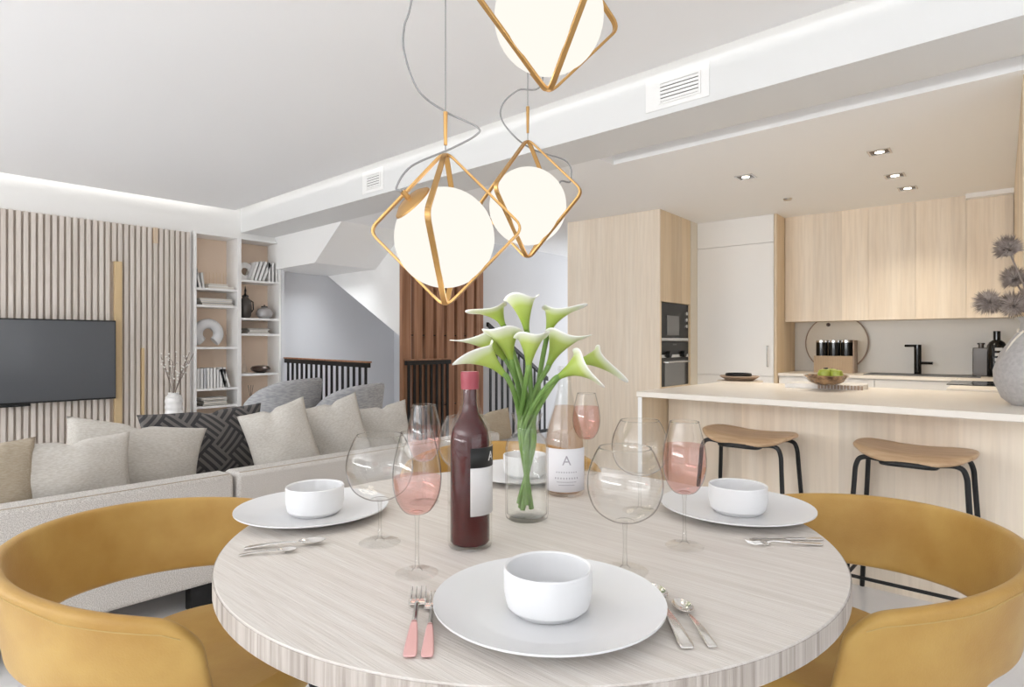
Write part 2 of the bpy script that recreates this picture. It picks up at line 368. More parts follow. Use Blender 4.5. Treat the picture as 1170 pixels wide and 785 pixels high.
# ventilation grilles in the beam
def vent(px, py, w, h, frame, label):
    x = ony(px, BY); d = BY / ray(px)[1]; z = EYE + (CY - py) * d / FPX
    t = thing('air_vent', label, 'vent', (x, BY, z))
    if frame: put('access_panel', B(-w * .93, w * .75, -.006, 0, -h * .85, h * .95), PAINT, t, bev=.002)
    put('vent_opening', B(-w / 2, w / 2, -.008, 0, -h / 2, h / 2), SMOKE, t)
    fr = MB(); fr.box(-w / 2 - .01, w / 2 + .01, -.014, 0, h / 2, h / 2 + .01).box(-w / 2 - .01, w / 2 + .01, -.014, 0, -h / 2 - .01, -h / 2)
    fr.box(-w / 2 - .01, -w / 2, -.014, 0, -h / 2, h / 2).box(w / 2, w / 2 + .01, -.014, 0, -h / 2, h / 2)
    put('vent_frame', fr, WHITE, t)
    for i in range(5):
        zz = -h / 2 + h * (i + .5) / 5
        put('louver', B(-w / 2, w / 2, -.013, -.009, zz - h * .07, zz + h * .075), WHITE, t)
vent(777, 101, .21, .095, True, 'louvered air vent in the white beam, right of the globe pendants')
vent(427.5, 207, .17, .10, True, 'small louvered air vent in the white beam, left of the globe pendants')

# downlights
def downlight(px, py, label, s=1, two=True):
    x, y = onz(px, py, CEIL); t = thing('downlight', label, 'ceiling light', (x, y, CEIL), KA, 'square kitchen downlights')
    fr = MB(); a = .062 * s; fr.box(-a, a, -a, -a * .8, -.004, .0).box(-a, a, a * .8, a, -.004, 0).box(-a, -a * .8, -a * .8, a * .8, -.004, 0).box(a * .8, a, -a * .8, a * .8, -.004, 0)
    put('trim_frame', fr, STEEL, t); put('reflector', B(-a * .8, a * .8, -a * .8, a * .8, -.002, 0), BRONZE, t)
    put('lamp', MB().lathe([(0, -.004), (a * .42, -.004), (a * .42, 0), (0, 0)], 20), LEDM, t)
    l = bpy.data.lights.new('downlight_beam', 'SPOT'); l.energy = 30; l.spot_size = R(115); l.spot_blend = 1.0; l.color = (1, .90, .75); l.shadow_soft_size = .03
    o = bpy.data.objects.new('downlight_beam', l); COL.objects.link(o); o.location = (x, y, CEIL - .02)
downlight(852, 202, 'kitchen ceiling downlight in front of the white refrigerator door')
downlight(1005, 173.5, 'kitchen ceiling downlight nearest the camera, above the island')
downlight(1022.5, 200.5, 'middle one of the three downlights in a row before the oak wall cabinets')
downlight(1037, 215, 'kitchen ceiling downlight closest to the oak wall cabinets')
x, y = onz(900, 227, CEIL)
tag(put('smoke_detector', MB().lathe([(0, -.012), (.03, -.012), (.036, 0), (0, 0)], 24), STEEL, loc=(x, y, CEIL)), 'tiny round ceiling sensor above the oak side panel', 'sensor')

# ============================================================ MEDIA WALL
t = thing('slatted_wall_panel', 'cream vertical slatted wall panel with gold inlays behind the television', 'wall panel', (-6.53, 0, 0))
put('backing_panel', B(0, .02, -3.2, 2.335, .02, 2.29), SLATB, t)
m = MB(); p = .0495; y = 2.335 - .027
inl = [(onx(131, -6.47), onx(139.5, -6.47), 0, EYE + (CY - 301) * 5.75 / FPX), (onx(176, -6.47), onx(180.5, -6.47), 2.14, 2.29), (onx(162, -6.47), onx(165, -6.47), .0, EYE - 5 * 5.9 / FPX)]
while y > -3.2:
    seg = [(.02, 2.29)]
    for a, b, z0, z1 in inl[:2]:
        if y + .03 > a and y < b:
            seg = [(lo, hi) for lo, hi in ((.02, z0), (z1, 2.29)) if hi - lo > .03]
    for z0, z1 in seg: m.box(.02, .046, y, y + .031, z0, z1)
    y -= p
put('slats', m, SLAT, t)
put('gold_inlay', B(.02, .062, inl[0][0], inl[0][1], .02, inl[0][3]), BRASSP, t, label='long gold inlay beside the television')
put('gold_inlay', B(.02, .062, inl[1][0], inl[1][1], inl[1][2], inl[1][3]), INLAYP, t, label='short inlay at the top of the panel')
put('gold_inlay', B(.02, .062, inl[2][0], inl[2][1], .02, inl[2][3]), BRASSP, t, label='thin gold inlay right of the long one')
TVM = pbr('tv_screen', '55575b', .25, coat=.2)  # dark screen; the room's grey reflection is put into its base colour
ty = onx(132.6, -6.40)
t = thing('television', 'large flat dark grey television hung on the slatted wall', 'television', (-6.40, ty, .667))
put('screen', B(0, .004, -1.63, -.008, .014, .70), TVM, t); put('bezel', B(-.035, .0, -1.638, 0, 0, .712), BLACK, t, bev=.004)
put('wall_mount', B(-.072, -.03, -1.1, -.5, .2, .5), BLACK, t); put('speaker_bar', B(-.03, -.004, -1.05, -.62, -.022, .0), BLACK, t)

# floor vase with branches
vx, vy = dep(198.5, 5.6)
t = thing('branch_vase', 'tall white ribbed floor vase before the slatted wall', 'vase', (vx, vy, 0))
pr = [(0, .0), (.055, .0)] + [(.072 + .005 * sin(i * 1.25), .02 + .655 * i / 60) for i in range(61)] + [(.045, .70), (.05, .715), (.04, .715), (.036, .69), (0, .66)]
put('vase_body', MB().lathe(pr, 32), WHITE, t)
m = MB(); bl = MB(); random.seed(3)
for k in range(9):
    a = random.uniform(0, 2 * pi); l = random.uniform(.05, .19); h = random.uniform(.22, .36)
    P = catmull([(0, 0, .62), (.02 * cos(a), .02 * sin(a), .74), (l * .6 * cos(a), l * .6 * sin(a), .74 + h * .55), (l * cos(a), l * sin(a), .74 + h)], 5)
    m.tube(P, .003, 5)
    for q in P[8:]:
        if random.random() < .7:
            c = q + Vector((random.uniform(-.03, .03), random.uniform(-.03, .03), random.uniform(-.02, .03))); m.tube([q, c], .0015, 4)
            bl.lathe([(0, -.009), (.008, -.003), (.007, .004), (0, .008)], 6, tuple(c))
o = put('dry_branch', m, BRANCH, loc=(vx, vy, 0), label='spray of dry twigs with white buds in the ribbed floor vase', cat='branches'); o['kind'] = 'stuff'
put('buds', bl, BLOSS, o)

# bookcases
BX = -6.47
def Zc(py, px, x=BX): d = x / ray(px)[0]; return EYE + (CY - py) * d / FPX
yA0, yA1, yA2 = onx(222.3, BX), onx(273.6, BX), onx(321, BX)
S1 = [Zc(q, 247) for q in (329.5, 348.7, 396.5, 443.6, 463.5, 486)]
S2 = [Zc(q, 297) for q in (320.8, 363.7, 381.3, 426.7, 465.5)]
def bookcase(y0, y1, shelves, label):
    t = thing('bookcase', label, 'bookcase', (BX, y0, 0), 0, 'built-in bookcases'); W = y1 - y0; T = .02; D = .29
    put('back_panel', B(-D, -D + .012, 0, W, .0, 2.307), SHELFB, t)
    put('side_panel', B(-D, 0, 0, T, 0, 2.307), WHITE, t); put('side_panel', B(-D, 0, W - T, W, 0, 2.307), WHITE, t)
    put('top_panel', B(-D, 0, T, W - T, 2.285, 2.307), WHITE, t)
    for z in shelves + [.12]: put('shelf', B(-D + .012, -.004, T, W - T, z - .022, z), WHITE, t)
    return t
bookcase(yA0, yA1, S1, 'white built-in bookcase beside the slatted panel, holding the arch sculpture')
bookcase(yA1, yA2, S2, 'white built-in bookcase nearest the stair, holding the dark lidded jar')
BW = pbr('book_white', 'ecebe9', .6); BG = pbr('book_grey', 'c5c6ca', .6); BK = pbr('book_black', '232325', .5); PG = pbr('book_pages', 'd8d2c8', .8)
ordn = ['first', 'second', 'third', 'fourth', 'fifth', 'sixth', 'seventh', 'eighth', 'ninth', 'tenth', 'eleventh', 'twelfth']
def book(y, z, th, h, d, mat, lean=0, label='', group=None, flat=False, x=-6.50, rz=0):
    m = B(-d, 0, 0, .003, 0, h).box(-d, 0, th - .003, th, 0, h).box(-.004, 0, 0, th, 0, h)
    o = put('book', m, mat, loc=(x, y, z), label=label, cat='book', group=group); 
    pgs = put('pages', B(-d + .006, -.004, .003, th - .003, .004, h - .004), PG, o)
    if flat: o.rotation_euler = (R(-90), 0, rz); o.location = (x, y, z + th)
    else: o.rotation_euler = (lean, 0, 0); o.location.z += max(0, sin(abs(lean)) * (th if lean < 0 else 0)) if lean else 0
    return o
def yb(px): return onx(px, -6.5)
def row(px0, px1, z, n, hs, mats, leans, where, group):
    y = yb(px0); tot = yb(px1) - y; 
    ext = [abs(sin(l)) * h for l, h in zip(leans, hs)]
    w = tot / n * .97
    for i in range(n):
        if leans[i]:   # top falls toward lower y (left) when lean > 0
            y += .012
        book(y, z, w, hs[i], .17, mats[i], leans[i], f'{ordn[i]} book from the left in the upright white row below the arch sculpture', group); y += tot / n
random.seed(5)
row(225, 258, S1[3], 9, [.20 + random.uniform(-.01, .012) for _ in range(9)], [BW, BW, BG, BW, BW, BW, BW, BW, BW], [0] * 9, 'upright in the white row on the shelf below the arch sculpture', 'white books below the arch sculpture')
for i, (px, l) in enumerate(((256.5, .26), (261, .30))):
    book(yb(px), S1[3], .026, .20, .17, BW, l, ['leaning white book beside the upright row below the arch sculpture', 'outermost leaning white book below the arch sculpture, at the right end'][i], 'white books below the arch sculpture')
book(yb(224.3), S1[0], .012, .19, .17, BK, 0, 'thin black book at the left end of the top left shelf', 'books on the top left shelf')
book(yb(227.5), S1[0], .026, .20, .17, BW, .22, 'taller leaning white book on the top left shelf', 'books on the top left shelf')
book(yb(231.5), S1[0], .022, .155, .17, BW, .12, 'shorter leaning white book on the top left shelf', 'books on the top left shelf')
def stack(px, z, specs, where):
    zz = z
    for i, (w, th, mat, dy, nm) in enumerate(specs):
        book(yb(px) + dy, zz, th, w, .19, mat, 0, f'{nm}, {where}', 'stacked books', flat=True); zz += th + .0005
def flatbook(px, z, L, th, mat, dy, label):
    m = B(-.19, 0, 0, L, 0, .003).box(-.19, 0, 0, L, th - .003, th).box(-.19, -.187, 0, L, 0, th)
    o = put('book', m, mat, loc=(-6.5, yb(px) + dy, z), label=label, cat='book', group='books lying flat on the shelves')
    put('pages', B(-.187, -.004, .004, L - .004, .003, th - .003), PG, o); return z + th + .0005
def fstack(px, z, specs):
    for L, th, mat, dy, lab in specs: z = flatbook(px, z, L, th, mat, dy, lab)
fstack(238.5, S1[0], [(.27, .026, BW, 0, 'lower white book of the flat pair on the top left shelf'), (.20, .022, BW, .0, 'upper white book of the flat pair on the top left shelf')])
fstack(226, S1[1], [(.33, .022, BK, .04, 'dark bottom book of the low stack above the arch sculpture'), (.32, .022, BG, .03, 'grey middle book of the low stack above the arch sculpture'), (.33, .024, BW, .02, 'white top book of the low stack above the arch sculpture')])
fstack(229, S1[4], [(.26, .018, BK, .02, 'black bottom book of the stack on the low left shelf'), (.23, .026, BW, .035, 'white second book of the stack on the low left shelf'), (.24, .016, BK, .03, 'black third book of the stack on the low left shelf'), (.26, .018, BW, .01, 'white top book of the stack on the low left shelf')])
fstack(281, S2[2], [(.25, .02, BK, .02, 'black bottom book of the stack below the grey pot'), (.21, .02, BW, .04, 'white middle book of the stack below the grey pot'), (.25, .018, BK, .02, 'black top book of the stack below the grey pot')])
for i, (px, l, h) in enumerate(((286, -.32, .21), (290.5, -.32, .22), (295, -.34, .225), (299.5, -.36, .22))):
    book(yb(px), S2[0], .032, h, .17, BW, l, f'{ordn[i]} leaning white book after the marble disc on the top right shelf', 'white books on the top right shelf')
for i, px in enumerate((306.5, 310.5, 314.5)):
    book(yb(px), S2[0], .028, .22 - .004 * i, .17, BW, 0, ['leftmost', 'middle', 'rightmost'][i] + ' of three upright white books at the right end of the top right shelf', 'white books on the top right shelf')
m = MB(); yy = yb(283.5)
m.lathe([(.04, -.012), (.1, -.012), (.1, .012), (.04, .012)], 40, close=True).tf(Matrix.Rotation(R(90), 4, 'Y'))
put('marble_disc', m, MARBLE, loc=(-6.6, yb(284), S2[0] + .10), label='round marble disc leaning at the left end of the top right shelf', cat='ornament')
# arch sculpture
m = MB(); P = [(0, .105 * sin(a), .115 + .105 * cos(a)) for a in [R(-142 + 284 * i / 40) for i in range(41)]]
m.tube(P, .052, 14); put('arch_sculpture', m, PORC, loc=(-6.6, yb(242), S1[2] + .024), label='white horseshoe arch sculpture on the left bookcase', cat='sculpture')
# little glass rods stand
t = thing('candle_stand', 'thin wire stand of upright rods on the top left shelf', 'ornament', (-6.58, yb(249), S1[0] + .049))
for i in range(6): put('rod', MB().tube([(0, -.09 + .036 * i, .0), (0, -.09 + .036 * i, .125)], .0022, 6), BRASSP, t)
put('base_bar', B(-.01, .01, -.095, .095, 0, .004), BRASSP, t)
# jars etc. in right bookcase
t = thing('lidded_jar', 'dark glazed jar with pointed lid on the right bookcase', 'jar', (-6.58, yb(284), S2[1]))
put('jar_body', MB().lathe([(0, 0), (.045, 0), (.06, .03), (.068, .12), (.06, .19), (.03, .225), (.03, .235), (0, .235)], 28), SMOKE, t)
put('lid', MB().lathe([(.034, .235), (.036, .245), (.012, .26), (.008, .28), (.012, .30), (.006, .32), (0, .36)], 20), BLACKG, t)
put('handle', MB().tube([(0, .05, .20), (0, .085, .18), (0, .09, .10), (0, .06, .06)], .007, 8), BLACKG, t)
t = thing('round_pot', 'round silver grey pot with lid beside the dark lidded jar', 'pot', (-6.57, yb(305.5), S2[1]))
put('pot_body', MB().lathe([(0, 0), (.05, 0), (.08, .03), (.086, .065), (.07, .105), (.035, .125), (0, .125)], 32), pbr('silver_glaze', 'a8a5a4', .35, .3), t)
put('lid', MB().lathe([(.036, .125), (.034, .14), (.01, .145), (.008, .155), (0, .158)], 20), SMOKE, t)
tag(put('glass_bottle', MB().lathe([(0, 0), (.03, 0), (.032, .02), (.02, .09), (.008, .13), (.006, .2), (.004, .2), (.006, .12), (.017, .09), (.028, .02), (0, .008)], 20), GLASS, loc=(-6.57, yb(282.5), S2[3])), 'slender clear bottle beside the brown oval bowl', 'bottle')
tag(put('oval_bowl', MB().lathe([(0, 0), (.04, .0), (.095, .03), (.105, .05), (.085, .075), (.05, .082), (.045, .078), (.075, .06), (.04, .015), (0, .012)], 32), BRONZE, loc=(-6.57, yb(301), S2[3])), 'dark brown oval bowl on the right bookcase', 'bowl')
t = thing('reed_diffuser', 'black reed diffuser on the low shelf of the right bookcase', 'diffuser', (-6.57, yb(290), S2[4]))
put('flask', MB().lathe([(0, 0), (.05, 0), (.055, .02), (.03, .05), (.012, .07), (.012, .085), (0, .085)], 24), BLACKG, t)
for a in (-.12, .0, .1): put('reed', MB().tube([(0, 0, .08), (.0, a * .25, .24)], .002, 5), BRONZE, t)
tag(put('small_bowl', MB().lathe([(0, 0), (.03, 0), (.06, .055), (.055, .055), (.026, .008), (0, .008)], 24), SMOKE, loc=(-6.57, yb(241), S1[5])), 'small dark bowl on the lowest visible left shelf', 'bowl')

# ============================================================ STAIR
def railing(x, y0, y1, along, ztop0, ztop1, n, wood_rail, label, end_post=True):
    """along 'x' or 'y' ; straight run of square bars"""
    t = thing('stair_railing', label, 'railing', (x, y0, 0)); L = y1 - y0
    def seg(a, b, w, z0a, z1a, z0b, z1b):
        m = MB(); 
        poly = [(a, z0a), (b, z0b), (b, z1b), (a, z1a)]
        return m.prism(poly, 'x', -w, w) if along == 'y' else m.prism(poly, 'y', -w, w)
    put('handrail', seg(0, L, .02, ztop0 - .06, ztop0 - .015, ztop1 - .06, ztop1 - .015), BLACK, t)
    if wood_rail: put('rail_cap', seg(-.01, L + .01, .026, ztop0 - .014, ztop0, ztop1 - .014, ztop1), WALNUT, t)
    for i in range(n):
        a = L * (i + .5) / n; z = ztop0 + (ztop1 - ztop0) * a / L - .06
        put('baluster', seg(a - .014, a + .014, .007, .05, z, .05, z), BLACK, t)
    put('bottom_rail', seg(0, L, .015, .03, .07, .03, .07), BLACK, t)
t = railing(-6.45, 3.34, 3.34 + 1.6, 'x', 1.015, 1.0, 16, True, 'black stair railing with walnut cap, left of the walnut slats')
railing(-4.905, 3.82, 4.42, 'y', 1.01, 1.01, 8, True, 'short black railing in front of the walnut slats')
railing(-4.905, 5.0, 6.1, 'y', 1.43, .75, 11, False, 'black sloping stair railing to the right of the walnut slats')
t = thing('slatted_screen', 'tall walnut slat screen at the stair, behind the pendants', 'screen', (-4.94, 3.81, 0))
for i in range(8): put('slat', B(-.055, .0, .15 * i, .15 * i + .105, .0, 2.0 + .36 * (i > 99)), WALNUT, t)
for z in (.5, 1.25): put('cross_rod', B(-.03, -.02, .02, 1.15, z, z + .012), BLACK, t)

# ============================================================ KITCHEN
def kput(name, label, cat, kx, ky, z=0, group=None): 
    a, b = K(kx, ky); return thing(name, label, cat, (a, b, z), KA, group)
# tall oven cabinet
t = kput('tall_cabinet', 'tall light oak cabinet housing the built-in microwave and oven', 'cabinet', -2.348, 4.97)
W = .975
put('front_panel', B(-W, 0, 0, .02, .0, CEIL - .001), OAK, t)
put('upper_door', B(-.6, 0, .02, .676, 1.545, CEIL - .001), OAKY, t)
put('cabinet_body', B(-W, -.55, .02, .676, 0, CEIL - .002).box(-.55, -.02, .02, .676, 0, .78).box(-.55, -.02, .02, .676, 1.50, 1.54).box(-.55, 0, .02, .035, .78, 1.54).box(-.55, 0, .66, .676, .78, 1.54), OAKY, t)
put('lower_door', B(-.02, 0, .022, .675, .02, .78), OAKY, t)
zf = lambda py, px: EYE + (CY - py) * (4.97 + .3) / kinv(*ray(px))[1] / FPX
a, b = K(-2.348 - .015, 4.97 + .036)
t = thing('microwave', 'black built-in microwave above the oven', 'microwave', (a, b, 1.195), KA)
put('case', B(-.4, 0, 0, .623, .0, .345), OVENB, t, bev=.002); put('window', B(0, .004, .14, .40, .05, .23), GREYG, t)
put('trim_strip', B(0, .008, 0, .623, -.0, .025), STEEL, t)
for z in (.14, .20, .26): put('dial', MB().lathe([(0, 0), (.02, 0), (.018, .014), (0, .014)], 16).tf(Matrix.Rotation(R(90), 4, 'Y')), STEEL, t, loc=(0, .56, z))
t = thing('oven', 'black built-in oven with steel bar handle', 'oven', (a, b, .78), KA)
put('case', B(-.5, 0, 0, .623, .0, .41), OVENB, t, bev=.002); put('window', B(0, .004, .09, .53, .0, .235), GREYG, t)
put('control_strip', B(0, .008, 0, .623, .262, .288), STEEL, t)
put('handle', MB().tube([(.0, .07, .222), (.04, .075, .222), (.04, .55, .222), (.0, .555, .222)], .009, 8), STEEL, t)
for y in (.15, .48): put('knob', MB().lathe([(0, 0), (.032, 0), (.028, .03), (0, .03)], 20).tf(Matrix.Rotation(R(90), 4, 'Y')), BLACK, t, loc=(.004, y, .29))
put('display', B(0, .003, .27, .35, .375, .388), GREYG, t)
# filler, refrigerator
struct('wall_kitchen_filler', B(-3.3, -2.349, 5.66, 6.45, 0, CEIL), BEIGEW, rz=KA)
t = kput('refrigerator', 'tall white integrated refrigerator cupboard with steel handle', 'refrigerator', -2.348, 5.82)
put('door', B(.0, .72, 0, .022, .87, 2.10), WHITE, t); put('upper_door', B(0, .72, 0, .022, 2.105, CEIL - .002), WHITE, t); put('lower_drawer', B(0, .72, 0, .022, .1, .865), WHITE, t)
put('cabinet_body', B(0, .724, .023, .62, .0, CEIL - .002), WHITE, t)
put('handle', MB().tube([(.672, .0, 1.145), (.672, -.032, 1.15), (.672, -.032, .955), (.672, .0, .96)], .006, 8), STEEL, t)
put('side_panel', B(.725, .748, -.005, .62, .0, CEIL - .002), OAKY, t)
# wall cabinets
KY = 6.08; edges = [-1.597, konY(992, KY), konY(1046, KY), konY(1104, KY), .07]
kz0 = 1.375
for i in range(4):
    x0, x1 = edges[i], edges[i + 1]
    t = kput('wall_cabinet', ['light oak wall cabinet nearest the white refrigerator', 'second light oak wall cabinet from the refrigerator', 'light oak wall cabinet above the black tap', 'light oak wall cabinet in the right corner, above the black bottles'][i], 'cabinet', x0, KY, kz0, 'oak wall cabinets on the kitchen back wall')
    top = CEIL if i < 3 else 2.325
    put('door', B(.0008, x1 - x0 - .0008, 0, .02, 0, top - kz0), OAK, t); put('cabinet_body', B(.001, x1 - x0 - .001, .021, .368, .004, top - kz0), OAK, t)
t = kput('wall_cabinet', 'light oak wall cabinet along the right wall, cut by the frame', 'cabinet', .072, 3.5, kz0)
put('door', B(.0, .02, 0, 1.27, 0, CEIL - kz0 - .001), OAKY, t); put('door', B(.0, .02, 1.273, 2.55, 0, CEIL - kz0 - .001), OAKY, t)
put('cabinet_body', B(.021, .355, 0, 2.55, .004, CEIL - kz0 - .001), OAKY, t)
# back base cabinets + worktop
fy = 5.86; ed = [-1.595, konY(999, fy), konY(1096, fy)]
for i in range(2):
    t = kput('base_cabinet', ['white base cabinet under the ribbed box, back kitchen run', 'white base cabinet under the sink, back kitchen run'][i], 'cabinet', ed[i], fy)
    w_ = ed[i + 1] - ed[i]
    put('drawer', B(.003, w_ - .003, 0, .02, .62, .865), WHITE, t); put('drawer', B(.003, w_ - .003, 0, .02, .1, .615), WHITE, t)
    put('cabinet_body', B(0, w_, .021, .585, .08, .872), WHITE, t)
m = MB().prism([(-1.597, 5.84), (ed[2], 5.84), (ed[2] - .0, 4.45), (.42, 4.45), (.42, 6.449), (-1.597, 6.449)], 'z', .875, .9)
put('worktop', m, COUNTER, rz=KA, label='cream worktop along the back wall, turning the corner to the hob', cat='worktop')
t = kput('corner_cabinet', 'white base cabinet run under the hob', 'cabinet', ed[2], 4.46)
put('side_panel', B(.012, .03, 0, 1.37, .08, .872), WHITE, t); put('cabinet_body', B(.031, .42 - ed[2] - .001, 0, 1.98, .08, .872), WHITE, t)
a, b = K(konY(1050, 6.2), 6.17)
t = thing('sink', 'dark grey inset kitchen sink behind the island', 'sink', (a, b, .9), KA)
put('rim', MB().box(-.38, .42, -.2, -.17, 0, .006).box(-.38, .42, .17, .2, 0, .006).box(-.38, -.35, -.17, .17, 0, .006).box(.39, .42, -.17, .17, 0, .006), pbr('grey_composite', '6a6b6e', .4), t)
put('basin', B(-.35, .39, -.17, .17, .0005, .003), pbr('grey_composite_basin', '54565a', .45), t)
a, b = K(konY(1049, 6.36), 6.33)
t = thing('kitchen_tap', 'black cylindrical kitchen tap with side spout', 'tap', (a, b, .9), KA)
put('tap_body', MB().lathe([(0, 0), (.028, 0), (.028, .26), (0, .26)], 20), BLACKG, t)
put('spout', MB().tube([(0, 0, .25), (-.08, -.1, .25)], .011, 8), BLACKG, t)
put('lever', MB().tube([(0, 0, .1), (.11, -.01, .1)], .012, 8), BLACKG, t)
# items on the back worktop
a, b = K(konY(956, 6.43), 6.415)
t = thing('round_tray', 'large round pale serving board leaning on the backsplash', 'tray', (a, b, .9), KA)
rt = Matrix.Translation((0, 0, .275)) @ Matrix.Rotation(R(86), 4, 'X')
put('disc', MB().lathe([(0, -.008), (.262, -.008), (.262, .006), (0, .006)], 56).tf(rt), BOARDM, t)
put('rim', MB().lathe([(.262, -.010), (.272, -.010), (.272, .010), (.262, .010)], 56, close=True).tf(rt), TAUPE, t)
put('hanging_hole', MB().lathe([(0, .0065), (.018, .0065), (.018, .008), (0, .008)], 20, (-.07, .175, 0)).tf(rt), BRONZE, t)
a, b = K(konY(952.5, 6.25), 6.22)
t = thing('ribbed_box', 'beige ribbed wooden bread box with slot, under the jars', 'box', (a, b, .9), KA)
m = B(-.163, .163, 0, .12, 0, .155)
for i in range(16): m.box(-.16 + .02 * i, -.15 + .02 * i, -.006, 0, 0, .155)
put('box_body', m, BOXW, t); put('slot', B(-.075, -.04, -.009, -.004, .03, .045), BLACK, t)
put('side_board', B(.164, .176, -.01, .15, 0, .30), TAUPE, t)
for i, px in enumerate((-.105, 0, .105)):
    j = thing('storage_jar', ['left', 'middle', 'right'][i] + ' one of three black jars with steel lids on the ribbed box', 'jar', (a + cos(KA) * px - .06 * sin(KA), b + sin(KA) * px + .06, 1.055), 0, 'black jars on the ribbed box')
    put('jar_body', MB().lathe([(0, 0), (.05, 0), (.05, .125), (0, .125)], 28), BLACKG, j); put('lid', MB().lathe([(0, .125), (.05, .125), (.05, .145), (0, .145)], 28), STEEL, j)
a, b = K(konY(1121, 6.3), 6.3)
t = thing('flask', 'square dark grey flask beside the black bottle', 'flask', (a, b, .9), KA)
put('flask_body', B(-.055, .055, -.035, .035, 0, .235), SMOKE, t, bev=.006); put('stopper', MB().lathe([(0, .235), (.018, .235), (.018, .262), (.026, .262), (.026, .275), (0, .275)], 16), SMOKE, t)
a, b = K(konY(1139, 6.25), 6.25)
t = thing('black_bottle', 'tall black bottle with white lettering beside the grey flask', 'bottle', (a, b, .9), KA)
put('bottle_body', MB().lathe([(0, 0), (.062, 0), (.064, .01), (.064, .25), (.05, .28), (.024, .30), (.024, .37), (0, .37)], 32), BLACKG, t)
m2 = MB(); random.seed(9)
for i in range(5): m2.box(-.012, .036, -.0665, -.0635, .045 + .042 * i, .068 + .042 * i)
put('label_print', m2, pbr('faded_white_print', 'c2c4c6', .6), t)
# induction hob
a, b = K(-.02, 5.15); 
x0, y0 = -.545, 4.83
t = thing('induction_hob', 'black glass induction hob on the corner worktop', 'hob', (x0, y0, .9), KA)
put('glass_plate', B(0, .60, 0, .52, 0, .006), BLACKG, t, bev=.002); put('zone_mark', MB().lathe([(.08, .0065), (.084, .0065), (.084, .007), (.08, .007)], 30, (.2, .26, 0), close=True), GREYG, t)

# island
IY0, IY1 = 3.0, 4.25; IX0, IX1 = -1.768, .05
put('worktop', B(IX0, IX1, IY0, IY1, .87, .9), COUNTER, bev=.003, label='thin cream worktop of the kitchen island', cat='worktop')
t = thing('kitchen_island', 'light oak kitchen island with overhanging bar side', 'kitchen island', (IX0, IY0, 0))
put('bar_panel', B(.04, IX1 - IX0, .30, .32, .0, .869), OAK, t)
put('end_panel', B(.012, .032, .005, 1.24, 0, .869), OAKY, t)
put('end_panel_edge', B(.010, .034, .0, .005, .0, .869), WHITE, t)
put('cabinet_body', B(.033, IX1 - IX0, .32, 1.24, .05, .869), WHITE, t)
# island things
x, y = onz(845, 436, .9)
tag(put('serving_board', MB().lathe([(0, 0), (.155, 0), (.155, .008), (0, .008)], 40), pbr('pale_board', 'd8cdbf', .6), loc=(x, y, .9)), 'round pale board under the stacked taupe plate', 'board')
tag(put('serving_plate', MB().lathe([(0, 0), (.09, 0), (.135, .03), (.13, .034), (.085, .008), (0, .008)], 40), TAUPE, loc=(x, y, .9085)), 'taupe ceramic plate between the pale board and the black bowl', 'plate')
tag(put('low_bowl', MB().lathe([(0, 0), (.075, 0), (.09, .03), (.085, .042), (.08, .042), (.083, .03), (.07, .008), (0, .008)], 40), BLACK, loc=(x - .01, y + .005, .9175)), 'flat black bowl on the taupe plate', 'bowl')
x, y = onz(948, 443.5, .9)
m = MB(); m.prism([(-.235, -.10), (.15, -.13), (.20, .02), (.19, .12), (-.19, .13)], 'z', 0, .03)
mboard = put('marble_board', m, MARBLE, loc=(x, y, .9), rz=R(8), bev=.004, label='white marble cutting board on the island', cat='cutting board')
x, y = onz(944, 440, .93)
tag(put('fruit_bowl', MB().lathe([(0, 0), (.05, 0), (.09, .018), (.118, .055), (.113, .057), (.085, .024), (.045, .008), (0, .008)], 40), BOWLB, loc=(x, y, .931)), 'tortoiseshell brown fruit bowl on the marble board', 'bowl')
ap = MB().lathe([(0, .006), (.016, .0), (.03, .012), (.036, .034), (.028, .058), (.012, .062), (0, .055)], 20)
for i, (dx, dy, dz, lb) in enumerate(((-.01, .0, .028, 'green apple on the left side of the fruit bowl'), (.05, .015, .026, 'green apple on the right side of the fruit bowl'), (.015, .05, .03, 'green apple at the back of the fruit bowl'))):
    o = put('apple', ap, GREEN, loc=(x + dx, y + dy, .931 + dz), label=lb, cat='apple', group='apples in the fruit bowl')
    put('stem', MB().tube([(0, 0, .055), (.003, 0, .07)], .0015, 5), BRANCH, o)
o2 = MB()
for k in range(14): 
    f_ = k / 14; o2.box(-.02 + .018 * k * .95, -.02 + .018 * k * .95 + .013, -.004, .0, .003, .027)
o2.tf(Matrix.Translation((-.03, -.1155, 0)) @ Matrix.Rotation(R(-4.5), 4, 'Z')); o2.v = [v for v in o2.v]
put('ribbed_edge', o2, TAUPE, mboard, label='brown ribbed front edge')
